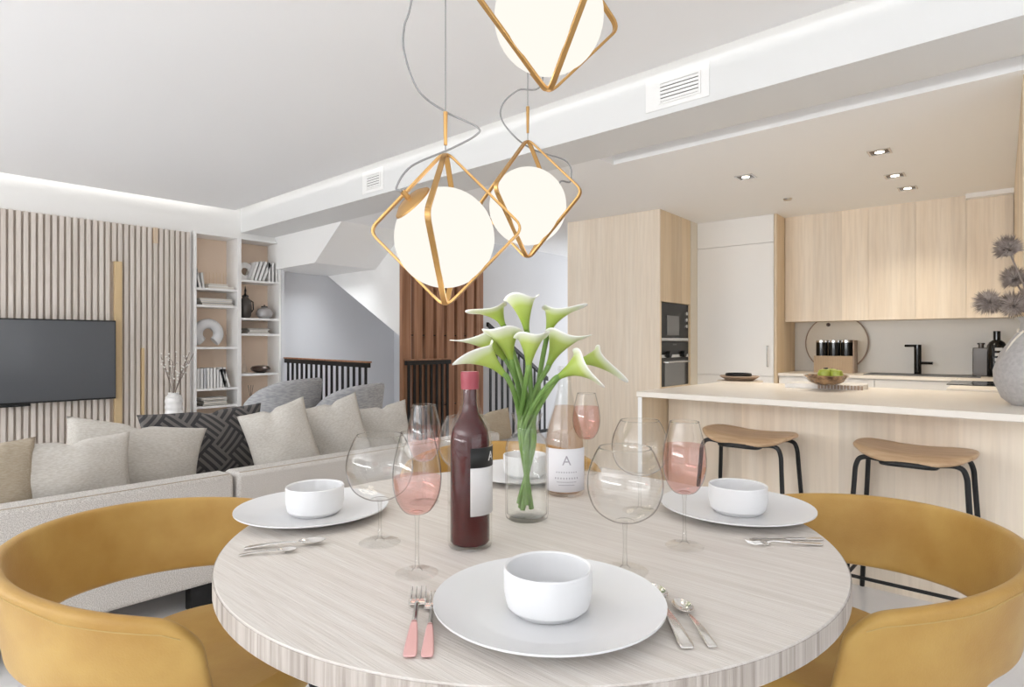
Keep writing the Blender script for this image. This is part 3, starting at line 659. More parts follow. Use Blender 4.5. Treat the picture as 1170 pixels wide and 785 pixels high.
# vase with thistles
x, y = dep(1186, 2.62)
t = thing('stone_vase', 'grey stoneware vase with tied neck at the right edge of the island', 'vase', (x, y, .9))
put('vase_body', MB().lathe([(0, 0), (.09, 0), (.125, .03), (.152, .10), (.155, .15), (.13, .23), (.09, .29), (.062, .33), (.058, .36), (.07, .385), (.062, .385), (.05, .355), (.05, .33), (0, .28)], 48), CERG, t)
put('cord_tie', MB().tube([(.066 * cos(a), .066 * sin(a), .325 + .01 * sin(3 * a)) for a in [2 * pi * i / 24 for i in range(24)]], .006, 6, True), BEIGEW, t)
put('cord_tail', MB().tube(catmull([(-.045, -.05, .325), (-.085, -.06, .27), (-.11, -.075, .20), (-.10, -.085, .13)]), .005, 6), BEIGEW, t)
vb = Vector((x, y, 1.22))
random.seed(11)
for i, (px, py, d, r, lb) in enumerate(((1152, 285, 2.60, .062, 'top dry thistle head in the stone vase'), (1159, 320, 2.66, .06, 'second dry thistle head from the top in the stone vase'), (1131, 345, 2.55, .062, 'leftmost drooping dry thistle head in the stone vase'), (1158, 349, 2.50, .062, 'lowest dry thistle head in the stone vase'), (1180, 340, 2.60, .06, 'rightmost dry thistle head in the stone vase, cut by the frame'))):
    c = dep(px, d, py); h = thing('dried_thistle', lb, 'dried flower', (0, 0, 0), 0, 'dry thistles in the stone vase')
    ax = (c - vb).normalized()
    if i == 2: ax = Vector((-SR[0], -SR[1], -.25)).normalized()
    m = MB()
    for k in range(800):
        v = Vector((random.gauss(0, 1), random.gauss(0, 1), random.gauss(0, 1))).normalized()
        l = r * random.uniform(.75, 1.0) * (1.0 + .25 * max(0, v.dot(ax)) if v.dot(ax) > -.5 else .6)
        s0 = v.orthogonal().normalized() * .003; s1 = v.cross(s0).normalized() * .003; n = len(m.v); p0 = c + v * r * .12
        m.v += [tuple(p0 + s0), tuple(p0 - s0 * .5 + s1), tuple(p0 - s0 * .5 - s1), tuple(c + v * l)]
        m.f += [(n, n + 1, n + 3), (n + 1, n + 2, n + 3), (n + 2, n, n + 3), (n, n + 2, n + 1)]
    put('bristles', m, THIS, h, ang=180); put('flower_core', MB().lathe([(0, -r * .3), (r * .3, 0), (0, r * .3)], 12, tuple(c)), BRANCH, h)
    put('stem', MB().tube(catmull([vb - Vector((0, 0, .12)), vb + Vector((0, 0, .06)), (vb + c) / 2 + Vector((0, 0, .03)), c]), .0035, 6), BRANCH, h)

# bar stools
def stool(loc, label):
    t = thing('bar_stool', label, 'stool', loc, 0, 'bar stools at the island')
    def f(u, v):
        x = (u - .5) * 2; y = (v - .5) * 2; hx, hy = .228, .165
        k = (1 - (abs(x) ** 4) * .5 * y * y); kx = (1 - (abs(y) ** 4) * .22)
        return (x * hx * kx, y * hy * (1 - .28 * abs(x) ** 3.5), .698 + .024 * abs(x) ** 2 * (1 if x < 0 else .6) - .012 * y ** 2 * (1 if y < 0 else .0) - .022 * max(0, (-y - .6) / .4) ** 2)
    put('seat', MB().grid(f, 20, 14), STOOLW, t, solid=.02, sub=1)
    # a tube bows under each long side of the seat and turns down into two legs
    for sy in (-1, 1):
        for sx in (-1, 1):
            put('leg', MB().tube(catmull([(sx * .10, sy * .115, .668), (sx * .165, sy * .118, .672), (sx * .195, sy * .122, .64), (sx * .205, sy * .130, .52), (sx * .235, sy * .17, .0)], 6), .0105, 10), BLACK, t)
        put('seat_bracket', MB().tube(catmull([(-.10, sy * .115, .664), (-.085, sy * .150, .662), (0, sy * .166, .664), (.085, sy * .150, .662), (.10, sy * .115, .664)], 5), .0115, 8), BLACK, t)
        put('footrest', MB().tube([(-.227, sy * .157, .15), (.227, sy * .157, .15)], .008, 8), BLACK, t)
    for sx in (-1, 1): put('footrest', MB().tube([(sx * .227, -.157, .15), (sx * .227, .157, .15)], .008, 8), BLACK, t)
    return t
s0 = stool((-1.185, 3.13, 0), 'left bar stool at the island, with curved wooden seat')
dup(s0, 'right bar stool at the island, behind the mustard chair', (-.47, 3.13, 0))

# ============================================================ SOFA AND CUSHIONS
SX = -2.77
ysm = onx(269, SX)
def sofa(y0, y1, label, arm0, arm1):
    t = thing('sofa', label, 'sofa', (SX, y0, 0), 0, 'sections of the grey sofa'); L = y1 - y0
    put('backrest', B(-.15, 0, .004, L - .004, .11, .578), SOFA, t, bev=.018)
    pts = lambda x, z: [(x, .02, z), (x, L - .02, z)]
    put('back_seam', MB().tube(pts(-.018, .5775), .0028, 6), pbr('seam_thread', '857d75', .8) if 0 else CUSHW, t)
    put('seat_base', B(-.98, -.151, .004, L - .004, .11, .30), SOFA, t, bev=.02)
    put('seat_cushion', B(-.98, -.152, .01, L - .01, .301, .44), SOFA, t, bev=.03)
    if arm0: put('armrest', B(-.96, -.01, -.16, .003, .11, .56), SOFA, t, bev=.02)
    if arm1: put('armrest', B(-.96, -.01, L - .003, L + .16, .11, .56), SOFA, t, bev=.02)
    for x in (-.06, -.92):
        for y in (.12, L - .12): put('leg', B(x - .03, x + .03, y - .06, y + .06, 0, .11), BLACK, t)
sofa(-1.0, ysm, 'long grey woven sofa section on the left, behind the mustard chair', True, False)
sofa(ysm + .006, 2.95, 'grey woven sofa section on the right, ending behind the table', False, False)
def pillow(w, h, th, mat, name='cushion', seed=0, pinch=.075, **kw):
    rnd = random.Random(seed); ph = [rnd.uniform(0, 6) for _ in range(6)]
    m = MB()
    def f(sgn):
        def g(u, v):
            x = (u - .5) * 2; z = (v - .5) * 2
            a = x * (1 - pinch * (1 - x * x * .0) * (1 - z * z)) ; b = z * (1 - pinch * (1 - x * x))
            t = max(0, (1 - x ** 2) * (1 - z ** 2)) ** .42
            wr = 1 + .10 * sin(5 * x + ph[0] + 2 * z) * sin(4 * z + ph[1]) + .05 * sin(11 * x * z + ph[2])
            dip = .009 * math.exp(-((x - .1 * sin(ph[3])) / .13) ** 2) * max(0, z) ** 2
            return (a * w / 2, sgn * t * th / 2 * wr, b * h / 2 - dip * 2)
        return g
    m.grid(f(1), 30, 30).grid(f(-1), 30, 30)
    o = put(name, m, mat, ang=80, **kw)
    o.modifiers.new('w', 'WELD').merge_threshold = .0006
    return o
def place_p(o, px, py, d, yaw, roll, pitch):
    """yaw: angle of the cushion width from world y; roll: tilt in its own plane; pitch: lean"""
    p = dep(px, d, py); o.location = p
    o.rotation_euler = (Matrix.Rotation(R(90 + yaw), 4, 'Z') @ Matrix.Rotation(R(pitch), 4, 'X') @ Matrix.Rotation(R(roll), 4, 'Y')).to_euler()
def cushion(px, pytop, x, yaw, roll, pitch, w, mat, seed, label, th=.15, group='cushions on the grey sofa'):
    d = x / ray(px)[0]; zt = EYE + (CY - pytop) * d / FPX; zb = .446
    h = (zt - zb) / abs(cos(R(pitch))) / (cos(R(roll)))
    o = pillow(w, h, th, mat, seed=seed, label=label, cat='cushion', group=group); place_p(o, px, CY, d, yaw, roll, pitch)
    o.location.z = (zt + zb) / 2; return o
cushion(-18, 505, -3.03, 0, 0, -8, .32, CUSHW, 1, 'darker taupe linen cushion at the far left of the sofa, cut by the frame', th=.11)
cushion(80, 501, -3.06, 0, -1, -8, .46, CUSH, 2, 'wide beige linen cushion second from the left on the sofa')
cushion(155, 484, -3.23, 0, 11, -8, .60, CUSH, 3, 'big beige linen cushion with a raised left corner, behind the second cushion')
cushion(236, 467, -3.44, 3, -1, -8, .66, MAZE, 4, 'charcoal cushion with dark meander pattern')
cushion(322, 464, -3.12, -24, -16, -8, .35, CUSH, 5, 'beige cushion just right of the patterned charcoal one')
cushion(385, 458, -3.14, -24, -16, -8, .35, CUSH, 6, 'beige cushion in front of the right grey armchair')
cushion(440, 462, -3.18, -18, -8, -8, .34, CUSH, 7, 'smaller beige cushion left of the wine glasses')
cushion(558, 470, -3.08, -8, -4, -8, .42, CUSHW, 8, 'taupe cushion with ruffled edge at the far end of the sofa')

# grey armchairs beyond the sofa
def armchair(px, d, top, label):
    x, y = dep(px, d); t = thing('armchair', label, 'armchair', (x, y, 0), R(205), 'grey armchairs beyond the sofa')
    def f(u, v):
        a = R(180 + (u - .5) * 215); c = abs(u - .5) * 2
        zt = top - .20 * c ** 3; z0 = .22
        r = .245 + .05 * v - .02 * (1 - v)
        return (r * cos(a) * 1.0, r * sin(a) * 1.1, z0 + (zt - z0) * v)
    put('shell', MB().grid(f, 36, 10), ARMC, t, solid=.05, sub=1)
    put('seat_cushion', MB().lathe([(0, .26), (.20, .26), (.215, .30), (.215, .40), (.19, .43), (0, .44)], 36), ARMC, t)
    for sx in (-1, 1):
        for sy in (-1, 1): put('leg', MB().tube([(sx * .14, sy * .14, .27), (sx * .19, sy * .19, 0)], .012, 8), BLACK, t)
    return t
armchair(320, 4.85, .90, 'left grey woven armchair, in front of the right bookcase')
armchair(394, 5.0, .85, 'right grey woven armchair, in front of the stair railing')

# ============================================================ DINING TABLE
TZ = .76; TC = (-.879, 1.024); TR = .631
t = thing('dining_table', 'round whitewashed oak dining table with dark legs', 'table', (TC[0], TC[1], 0))
put('tabletop', MB().lathe([(0, TZ - .040), (TR - .004, TZ - .040), (TR - .001, TZ - .036), (TR - .001, TZ - .004), (TR - .003, TZ), (0, TZ)], 128), TABLEW, t)
put('edge_band', MB().lathe([(TR - .0008, TZ - .037), (TR, TZ - .036), (TR, TZ - .003), (TR - .0008, TZ - .002)], 128, close=True), EDGEW, t)
put('crossbar', B(-.3, .3, -.03, .03, TZ - .08, TZ - .041).box(-.03, .03, -.3, .3, TZ - .08, TZ - .041), BLACK, t)
for k in range(4):
    a = YAW + R(-90 + 90 * k + 45) 
    put('leg', MB().tube([(.26 * cos(a), .26 * sin(a), TZ - .045), (.42 * cos(a), .42 * sin(a), 0)], .02, 12), BLACK, t)

# mustard barrel chairs
def barrel(loc, rz, label):
    t = thing('dining_chair', label, 'chair', (loc[0], loc[1], 0), rz, 'mustard leather dining chairs')
    sm = lambda a, b, x: (lambda q: q * q * (3 - 2 * q))(min(1, max(0, (x - a) / (b - a))))
    def f(u, v):
        s = (u - .5) * 2; c = abs(s)
        zt = .737 - .066 * c ** 2 - .05 * max(0, (c - .93) / .07) ** 2
        zb = .54 - .03 * c - .125 * sm(.62, .75, c)
        z = zb + (zt - zb) * v; q = (z - .40) / .34
        ae = 115 + 9 * (1 - q)
        a = R(180 + s * ae); r = .302 + .052 * q
        ox = .02 + .085 * c ** 2
        return (r * cos(a) * 1.02 + ox, r * sin(a) * 1.06, z)
    o = put('backrest', MB().grid(f, 72, 10), LEATHER, t, solid=.028, sub=2)
    for dz in (.91,):
        P = []
        for i in range(60):
            u = .02 + .96 * i / 59; p = Vector(f(u, dz)); n = Vector((p.x - .02, p.y, 0)).normalized(); P.append(p + n * .0148)
        put('stitching', MB().tube(P, .0012, 5), LTHRD, o)
    P = []
    def g(u, v):
        a = 2 * pi * u; ca, sa = cos(a), sin(a); e = 1.0 if ca < 0 else .72
        x = math.copysign(abs(ca) ** e, ca) * .275; y = math.copysign(abs(sa) ** (.8), sa) * .272; return x, y
    m = MB(); lev = [(0, .365), (.75, .365), (.93, .385), (1.0, .42), (.99, .455), (.93, .475), (.6, .478), (0, .470)]
    m.grid(lambda u, v: (lambda xy, l: (xy[0] * l[0] * .92 + .085, xy[1] * l[0], l[1] - .012))(g(u, 0), lev[int(round(v * 7))]), 48, 7, cu=True)
    put('seat', m, LEATHER, t, sub=1)
    put('under_frame', B(-.12, .25, -.17, .17, .333, .354), BLACK, t)
    for sx in (-1, 1):
        for sy in (-1, 1): put('leg', MB().tube([(.06 + sx * .17, sy * .16, .35), (.06 + sx * .25, sy * .235, 0)], .011, 10), BLACK, t)
    return t
c1 = (-1.556, .543)
ch = barrel(c1, math.atan2(TC[1] - c1[1], TC[0] - c1[0]), 'mustard leather barrel chair at the left of the table')
c2 = (-.384, 1.657)
dup(ch, 'mustard leather barrel chair at the right of the table', (c2[0], c2[1], 0), math.atan2(TC[1] - c2[1], TC[0] - c2[0]))
c3 = dep(572, 2.36)
dup(ch, 'mustard leather barrel chair beyond the table, seen between bottle and vase', (c3[0], c3[1], 0), math.atan2(TC[1] - c3[1], TC[0] - c3[0]))

# plates and bowls
def P(px, py): x, y = onz(px, py, TZ); return (x, y, TZ)
plate_p = [(0, .004), (.105, .004), (.118, .008), (.168, .020), (.176, .0235), (.176, .0205), (.120, .003), (.10, 0), (0, 0)]
bowl_p = [(0, .006), (.05, .008), (.060, .018), (.0625, .036), (.0625, .064), (.066, .066), (.0675, .064), (.0672, .03), (.063, .010), (.052, 0), (0, 0)]
pl = put('dinner_plate', MB().lathe(plate_p, 96), PORC, loc=P(627, 702.5 - 4), label='large white dinner plate nearest the camera', cat='plate', group='dinner plates on the round table')
bw = put('bowl', MB().lathe(bowl_p, 72), PORC, loc=Vector(P(626, 699)) + Vector((0, 0, .0045)), label='white bowl on the nearest plate', cat='bowl', group='bowls on the dinner plates')
for (px, py), nm in (((358, 588), 'at the left of the table'), ((841, 586.5), 'at the right of the table'), ((598, 545), 'at the far side, behind the flower vase')):
    a = pl.copy(); COL.objects.link(a); a.location = P(px, py); a['label'] = 'large white dinner plate ' + nm
    b = bw.copy(); COL.objects.link(b); b.location = Vector(P(px + 2, py)) + Vector((0, 0, .0045)); b['label'] = 'white bowl on the plate ' + nm

# cutlery, laid flat along local x; origin in the middle, height 0 = table
def fork():
    t = thing('fork', '', 'fork'); 
    def hn(u, v):
        x = -.10 + .085 * u; w = .0042 + .0052 * (1 - u) ** .7 * (1 if u > .04 else .7); return (x, (v - .5) * 2 * w, .003 + .004 * u)
    put('handle', MB().grid(hn, 10, 4), PINK, t, solid=.003, sub=1, label='rose coated handle')
    put('neck', MB().tube([(-.016, 0, .0068), (.03, 0, .0095), (.045, 0, .006)], [.0042, .0028, .004], 8), STEELB, t)
    put('fork_head', MB().grid(lambda u, v: (.042 + .02 * u, (v - .5) * .026, .006 - .003 * sin(pi * u)), 5, 5), STEELB, t, solid=.002, sub=1)
    for i in range(4): put('tine', MB().tube([(.06, -.0105 + .007 * i, .006), (.08, -.0105 + .007 * i, .004), (.10, -.0105 + .007 * i, .009)], [.0016, .0016, .001], 6), STEELB, t)
    return t
def spoon(s=1):
    t = thing('spoon', '', 'spoon')
    def hn(u, v):
        x = -.10 + .115 * u; w = (.0035 + .0065 * (1 - u) ** .8 * (1 if u > .03 else .75)); return (x, (v - .5) * 2 * w, .0025 + .007 * sin(u * pi * .7))
    put('handle', MB().grid(hn, 14, 4), STEELB, t, solid=.003, sub=1)
    def bw_(u, v):
        a = 2 * pi * u; r = v; x = r * .031 * cos(a); y = r * .0195 * sin(a); return (.047 + x, y, .0022 + .0095 * r ** 2.2 + .0004)
    m = MB().grid(bw_, 28, 6, cu=True); put('spoon_bowl', m, STEELB, t, solid=.0014, sub=1); return t
def knife():
    t = thing('knife', '', 'knife')
    put('handle', MB().prism([(-.11, -.007), (-.10, -.009), (0, -.006), (0, .006), (-.10, .009), (-.11, .007)], 'z', .001, .006), STEELB, t, bev=.0015)
    put('blade', MB().prism([(0, -.005), (.09, -.008), (.105, .002), (.10, .006), (0, .005)], 'z', .002, .0035), STEELB, t); return t
def lay(o, p0, p1, label, group):
    """p0 = handle end, p1 = tip (photo points on the table plane)"""
    a = Vector(P(*p0)); b = Vector(P(*p1)); m = (a + b) / 2; L = (b - a).length
    o.location = m; o.location.z = TZ + .0006; o.rotation_euler[2] = math.atan2(b.y - a.y, b.x - a.x); s = L / .20; o.scale = (s, s, s)
    o['label'] = label; o['group'] = group; return o
fk = fork(); sp = spoon(); kn = knife()
lay(fk, (468, 754), (479, 677), 'left one of the two forks with rose handles beside the nearest plate', 'cutlery at the nearest place')
lay(copy_tree(fk), (488, 754), (495, 682), 'right one of the two forks with rose handles, touching the nearest plate', 'cutlery at the nearest place')
lay(sp, (786, 744), (736, 668), 'larger silver spoon partly beside the nearest plate rim', 'cutlery at the nearest place')
lay(copy_tree(sp), (815, 742), (769, 685), 'silver spoon farthest right of the nearest plate', 'cutlery at the nearest place')
lay(copy_tree(sp), (273, 635.5), (348, 630), 'front spoon by the left plate', 'cutlery at the left place')
lay(copy_tree(sp), (279, 628), (384, 621), 'rear spoon close to the left plate', 'cutlery at the left place')
lay(copy_tree(fk), (940, 623.5), (852, 622.5), 'fork by the right plate', 'cutlery at the right place')
for c in (bpy.data.objects[-1:] if 0 else []): pass
lay(kn, (936, 617.5), (858, 617), 'slim table knife close to the right plate', 'cutlery at the right place')
fr_ = [o for o in bpy.data.objects if o.get('label') == 'fork by the right plate'][0]
for c in fr_.children:
    if c.name.startswith('handle'): c.data = c.data.copy(); c.data.materials[0] = STEELB; c['label'] = 'plain steel handle'

# glasses
def shell(prof, th, zin):
    """closed wall: outer profile from rim down, inner profile back up"""
    return prof
def wineglass(kind, loc, label, wine=0):
    if kind == 'tulip':
        ctrl = [(.006, .105), (.024, .112), (.038, .135), (.0435, .165), (.041, .20), (.033, .235), (.029, .252)]; foot = .038; n = 'wine_glass'
    else:
        ctrl = [(.006, .088), (.030, .093), (.055, .112), (.0675, .145), (.066, .178), (.055, .208), (.047, .222)]; foot = .042; n = 'balloon_glass'
    cv = catmull([(r, 0, z) for r, z in ctrl], 6); t = thing(n, label, 'glass', loc, 0, 'wine filled tulip glasses' if kind == 'tulip' else 'empty balloon glasses')
    outer = [(p.x, p.z) for p in cv]; th = .0011
    inner = [(max(p.x - th, .0), p.z + (.003 if i < 3 else 0)) for i, p in enumerate(cv)]; inner[0] = (0, inner[0][1]); outer[0] = (.0045, outer[0][1])
    put('glass_bowl', MB().lathe(inner + outer[::-1], 56), GLASS, t, ang=70)
    put('stem', MB().lathe([(.0048, ctrl[0][1]), (.0036, ctrl[0][1] - .015), (.0032, .04), (.0042, .012), (.010, .005)], 16), GSTEM, t, ang=80)
    tr_, tz_ = outer[-1]
    put('rim', MB().tube([((tr_ - .0005) * cos(2 * pi * i / 48), (tr_ - .0005) * sin(2 * pi * i / 48), tz_) for i in range(48)], .0010, 8, True), GSTEM, t)
    put('foot', MB().lathe([(.010, .005), (foot * .6, .0028), (foot, .0016), (foot, .0002), (0, .0002)], 40), GLASS, t, ang=60)
    if wine:
        z1 = wine; pts = [(max(p.x - th - .0006, 0), p.z + .0035 * (i < 3)) for i, p in enumerate(cv) if p.z < z1]; pts[0] = (0, pts[0][1])
        pts += [(pts[-1][0], z1), (0, z1)]
        put('wine', MB().lathe(pts, 56), WINE, t, ang=40)
    return t
for kind, px, py, wine, lb in (
    ('balloon', 434, 620, 0, 'empty balloon glass left of the red wine bottle, nearest the left plate'),
    ('tulip', 476.5, 655, .172, 'tulip glass of rosé between the left balloon glass and the red wine bottle'),
    ('tulip', 484.5, 574, .195, 'tulip glass of rosé behind the left pair, against the walnut slats'),
    ('balloon', 531, 575, 0, 'empty balloon glass behind the neck of the red wine bottle'),
    ('balloon', 714, 652, 0, 'largest looking empty balloon glass, right of the flower vase'),
    ('tulip', 782, 624, .205, 'tulip glass of rosé in front of the right plate'),
    ('balloon', 731, 584, 0, 'empty balloon glass behind the big one, before the island end'),
    ('tulip', 670, 540, .21, 'tulip glass of rosé behind the rosé bottle')):
    wineglass(kind, P(px, py), lb, wine)

# red wine bottle
t = thing('wine_bottle', 'red wine bottle with black and grey label and red capsule', 'bottle', P(537, 624))
op = [(0, .001), (.036, 0), (.043, .004), (.0445, .012), (.0445, .215), (.042, .237), (.033, .258), (.023, .272), (.018, .29), (.0165, .352)]
ip = [(.0135, .352), (.014, .29), (.0185, .270), (.028, .254), (.037, .236), (.0400, .214), (.0400, .012), (.036, .008), (0, .010)]
put('bottle_glass', MB().lathe(op + ip, 64), BOTG, t, ang=50)
put('red_wine', MB().lathe([(0, .0105), (.036, .009), (.0392, .013), (.0392, .214), (.036, .236), (.0268, .254), (.0174, .270), (.0135, .29), (.013, .330), (0, .330)], 64), REDW, t)
put('capsule', MB().lathe([(0, .3535), (.0178, .3535), (.0186, .350), (.0186, .334), (.0182, .332), (.0182, .318), (.0166, .318), (.0166, .3525), (0, .3525)], 40), CAPR, t)
def wrap(r, a0, a1, z0, z1): return MB().grid(lambda u, v: (r * cos(a0 + (a1 - a0) * u), r * sin(a0 + (a1 - a0) * u), z0 + (z1 - z0) * v), 24, 2)
va = math.atan2(-t.location.y, -t.location.x)   # towards the camera
lb = put('label', wrap(.0453, va + R(1), va + R(100), .072, .205), LABELG, t, solid=.0006); 
put('label_band', wrap(.0457, va + R(1), va + R(100), .166, .205), LABELB, lb, solid=.0006)
def on_cyl(m, r, a, z):
    """wrap flat text on a cylinder"""
    m.v = [((r + v[2]) * cos(a + v[0] / r), (r + v[2]) * sin(a + v[0] / r), z + v[1]) for v in m.v]; return m
put('letter', on_cyl(text_mb('A', .026), .0462, va + R(62), .186), LABELG, lb, ang=30)

# rosé bottle
t = thing('rose_bottle', 'clear bottle of pale rosé with white label, behind the flower vase', 'bottle', P(645, 563.5))
op = [(0, .001), (.045, 0), (.0525, .004), (.0535, .012), (.0535, .135), (.051, .165), (.040, .205), (.028, .245), (.0195, .285), (.0165, .335), (.018, .337), (.018, .345), (.0155, .348)]
ip = [(.0135, .345), (.0135, .335), (.0165, .285), (.025, .245), (.037, .205), (.048, .165), (.0505, .135), (.0505, .012), (.045, .008), (0, .014)]
put('bottle_glass', MB().lathe(op + ip, 64), BOTG, t, ang=50)
put('rose_wine', MB().lathe([(0, .0145), (.0445, .009), (.0500, .0125), (.0500, .135), (.0475, .165), (.0365, .205), (.0257, .2400), (0, .2400)], 64), WINEL, t)
va = math.atan2(-t.location.y, -t.location.x)
lb = put('label', wrap(.0543, va - R(66), va + R(78), .015, .130), LABELW, t, solid=.0005)
put('letter', on_cyl(text_mb('A', .036), .0546, va + R(6), .098), PRINT, lb, ang=30)
m = MB()
for z, hw, h in ((.068, .55, .0035), (.052, .62, .0045), (.042, .5, .002), (.034, .4, .0015)):
    for k in range(9 if h > .003 else 14):
        n_ = 9 if h > .003 else 14; a = va + R(6) + (k - (n_ - 1) / 2) * hw * 2 / n_
        m.grid(lambda u, v: (.0548 * cos(a + (u - .5) * .05), .0548 * sin(a + (u - .5) * .05), z + (v - .5) * h), 1, 1)
put('fine_print', m, PRINT, lb)

# flower vase
fvp = P(602, 592)
t = thing('flower_vase', 'clear glass bottle vase holding white calla lilies', 'vase', fvp)
op = [(0, 0), (.042, 0), (.049, .004), (.0505, .012), (.0505, .165), (.047, .183), (.034, .197), (.027, .207), (.0262, .216), (.030, .228), (.0375, .246)]
ip = [(.0355, .246), (.028, .229), (.0242, .216), (.025, .207), (.033, .1945), (.0445, .181), (.0478, .164), (.0478, .014), (.042, .009), (0, .009)]
put('vase_glass', MB().lathe(op + ip, 64), GLASS, t, ang=60)
put('water', MB().lathe([(0, .0095), (.041, .0095), (.0472, .0145), (.0472, .135), (0, .135)], 56), WATER, t)
# calla lilies (base, mouth, tip in the photo and their distances)
CAL = [((601.7, 378), (596, 338), (579, 338), 14, 1.43, 'upright calla lily at the very top of the bouquet'),
 ((575, 372), (565, 350), (532, 357), 10, 1.50, 'upper left calla lily, pointing left before the slats'),
 ((626, 381), (634, 352), (671, 349), 10, 1.45, 'upper right calla lily with long tip to the right'),
 ((577, 410), (556, 383), (514, 389), 11, 1.43, 'middle left calla lily with thin white tip'),
 ((584, 412), (575, 378), (555, 374), 16, 1.38, 'open calla lily left of the bouquet centre'),
 ((576, 428), (549, 399), (515, 415), 12, 1.36, 'lowest left calla lily with drooping tip'),
 ((603.7, 418), (607, 382), (623, 379), 14, 1.36, 'open calla lily facing the camera at the bouquet centre'),
 ((627, 417), (643, 381), (675, 384), 14, 1.42, 'middle right calla lily below the upper right one'),
 ((638, 431), (669, 412), (689, 444), 13, 1.36, 'lower right calla lily bending down'),
 ((658, 415), (688, 406), (717, 437), 9, 1.46, 'farthest right calla lily hanging over the rosé bottle')]
neck = Vector((fvp[0], fvp[1], TZ + .21)); random.seed(2)
for i, (b, mm, tp, rp, d, lb) in enumerate(CAL):
    h = thing('calla_lily', lb, 'flower', (0, 0, 0), 0, 'calla lilies in the glass vase')
    Bp = dep(b[0], d, b[1]); Mp = dep(mm[0], d, mm[1]); Tp = dep(tp[0], d - .03, tp[1]); Rr = rp * 1.22 * d / FPX
    ax = (Mp - Bp).normalized(); e1 = Tp - Mp; e1 = (e1 - ax * e1.dot(ax)).normalized(); e2 = ax.cross(e1)
    mv = MB()
    def pet(u, v):
        a = 2 * pi * u - pi; wt = ((1 + cos(a)) / 2) ** 4
        r = .0062 + (Rr - .0062) * v ** 1.6 + Rr * .18 * max(0, (v - .8) / .2) ** 2
        c = Bp.lerp(Mp, v)
        p = c + (e1 * cos(a) + e2 * sin(a)) * r
        p += (Tp - (Mp + e1 * Rr * 1.18)) * wt * (v ** 3.2)
        p += ax * (.16 * Rr * sin(3 * a + i) * v ** 3) - ax * (1 - cos(a)) * .0 
        p -= ax * .22 * Rr * ((1 - cos(a)) / 2) * max(0, (v - .75) / .25) ** 2
        return p
    mv.grid(pet, 40, 18, cu=True)
    mv.attr = [j / 18 for _ in range(40) for j in range(19)]
    put('spathe', mv, PETAL, h, solid=.0012, ang=120)
    put('spadix', MB().tube([Bp + ax * .004, Bp.lerp(Mp, .55), Bp.lerp(Mp, .85)], [.003, .0035, .002], 8), SPAD, h)
    an = 2 * pi * i / 10; off = Vector((cos(an), sin(an), 0))
    nk = neck + off * .0165; sd = Bp - nk
    bot = Vector((fvp[0], fvp[1], TZ + .022 + .012 * (i % 3))) - off * .015
    bot += Vector((SR[0], SR[1], 0)) * (-.004)
    md = nk.lerp(Bp, .55) + Vector((0, 0, .015)) - (ax * .01)
    put('stem', MB().tube(catmull([bot, Vector((fvp[0], fvp[1], TZ + .12)) + off * .004, nk, md, Bp - ax * .012, Bp + ax * .004], 7), [.0060] * 28 + [.0066] * 8, 10), STEM, h)

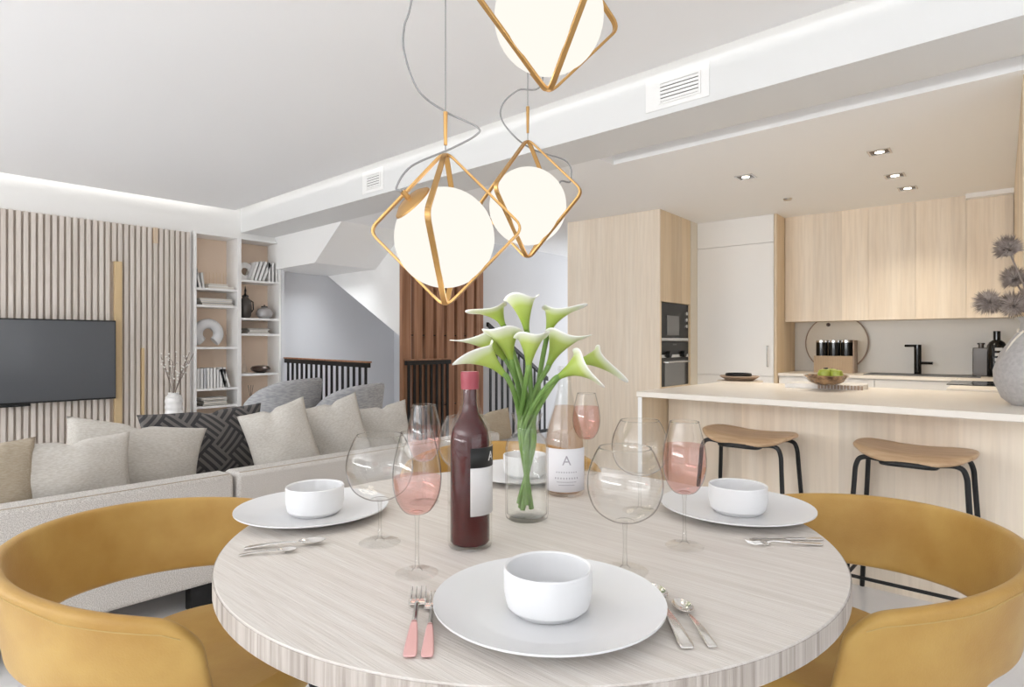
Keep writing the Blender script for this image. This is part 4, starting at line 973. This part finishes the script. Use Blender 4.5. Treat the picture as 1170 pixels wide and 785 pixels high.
# ============================================================ PENDANTS
def rounded_square(a, r, n=6):
    """square standing on a corner in local (h, z), half diagonal a"""
    V = [(a, 0), (0, a), (-a, 0), (0, -a)]; out = []
    for i in range(4):
        p = Vector(V[i]); q = Vector(V[i - 1]); s = Vector(V[(i + 1) % 4]); d0 = (q - p).normalized(); d1 = (s - p).normalized()
        A = p + d0 * r; Cc = p + d1 * r
        for k in range(n + 1):
            t = k / n; out.append((1 - t) ** 2 * A + 2 * t * (1 - t) * p + t * t * Cc)
    return out
def pendant(px, d, zc, phi, label, globe_px, drop_y, tube_py, cord, cap):
    x, y = dep(px, d); A = .195
    t = thing('globe_pendant', label, 'pendant lamp', (x, y, zc), 0, 'gold framed globe pendants')
    fr = Vector((sin(phi) * -SR[0] - cos(phi) * SF[0], sin(phi) * -SR[1] - cos(phi) * SF[1], 0)); sd = Vector((-fr.y, fr.x, 0))
    for h, wd in ((fr, sd), (sd, fr)):
        pts = [h * q.x + Vector((0, 0, q.y)) for q in rounded_square(A, .028)]
        put('frame_band', MB().ribbon(pts, wd, .0135, .006), GOLD, t, bev=.001)
    gx, gy, gd, gr = globe_px; G = dep(gx, gd, gy) - Vector((x, y, zc))
    m = MB(); m.lathe([(0, -gr)] + [(gr * cos(R(a)), gr * sin(R(a))) for a in range(-84, 90, 6)] + [(0, gr)], 56, tuple(G))
    put('opal_globe', m, OPAL, t, ang=180)
    l = bpy.data.lights.new('globe_light', 'POINT'); l.energy = 1.6; l.color = (1, .93, .82); l.shadow_soft_size = gr
    lo = bpy.data.objects.new('globe_light', l); COL.objects.link(lo); lo.location = G * 1.0; lo.location.z -= gr + .02; lo.parent = t
    cd_ = Vector(cap).normalized(); qm = cd_.to_track_quat('Z', 'Y').to_matrix().to_4x4()
    put('globe_cap', MB().lathe([(0, .004), (.035, .001), (.052, -.009), (.0535, -.013), (.051, -.013), (.03, -.003), (0, -.001)], 36).tf(Matrix.Translation(G + cd_ * (gr + .0035)) @ qm), GOLD, t)
    put('cap_nipple', MB().tube([G + cd_ * (gr + .004), G + cd_ * (gr + .028)], .007, 10), GOLD, t)
    put('suspension_wire', MB().tube([(0, 0, A - .004), (0, 0, HL - zc)], .0015, 6), CORD, t)
    z0, z1 = [EYE + (CY - q) * d / FPX - zc for q in tube_py]
    put('gold_sleeve', MB().tube([(0, 0, z0), (0, 0, z1)], [.0042, .0055], 12), GOLD, t)
    pts = [dep(a, d + dd, b) - Vector((x, y, zc)) for a, b, dd in cord]
    pts.insert(0, G + cd_ * (gr + .028)); 
    last = pts[-1]; pts.append(Vector((last.x * .4, last.y * .4, (HL - zc + last.z) / 2 if last.z < HL - zc - .1 else last.z)))
    pts.append(Vector((.03, 0, HL - zc)))
    put('power_cord', MB().tube(catmull(pts, 8), .0027, 7), CORD, t)
    put('ceiling_cup', MB().lathe([(0, HL - zc - .035), (.045, HL - zc - .03), (.05, HL - zc), (0, HL - zc)], 30), GOLD, t)
L_ = Vector((SR[0], SR[1], 0)); F_ = Vector((SF[0], SF[1], 0)); U_ = Vector((0, 0, 1))
pendant(509, 1.5, 1.453, R(5.7), 'lowest gold framed globe pendant, in front of the walnut slats', (508, 272, 1.50, .1235), 0, (166, 128),
        [(453, 214, -.06), (470, 190, -.05), (515, 170, -.02), (543, 155, 0), (545, 145, 0), (508, 127, .01), (478, 103, 0), (462, 60, 0), (462, 30, 0), (470, 2, 0)], -L_ * .58 + U_ * .62 - F_ * .42)
pendant(603, 1.94, 1.633, R(32), 'gold framed globe pendant behind the lowest one, near the kitchen block', (603, 236, 1.94, .1235), 0, (152, 122),
        [(640, 208, .0), (652, 207, .1), (648, 185, .12), (612, 172, .08), (590, 158, 0), (573, 136, 0), (575, 118, 0), (592, 103, 0), (620, 92, 0)], L_ * .6 + U_ * .3 + F_ * .6)
pendant(627, 1.37, 1.93, R(-27), 'highest globe pendant, cut by the top of the photo', (627, 20, 1.37, .1235), 0, (-100, -130),
        [(700, -60, .1), (680, -100, .1)], L_ * .5 + U_ * .7 + F_ * .4)
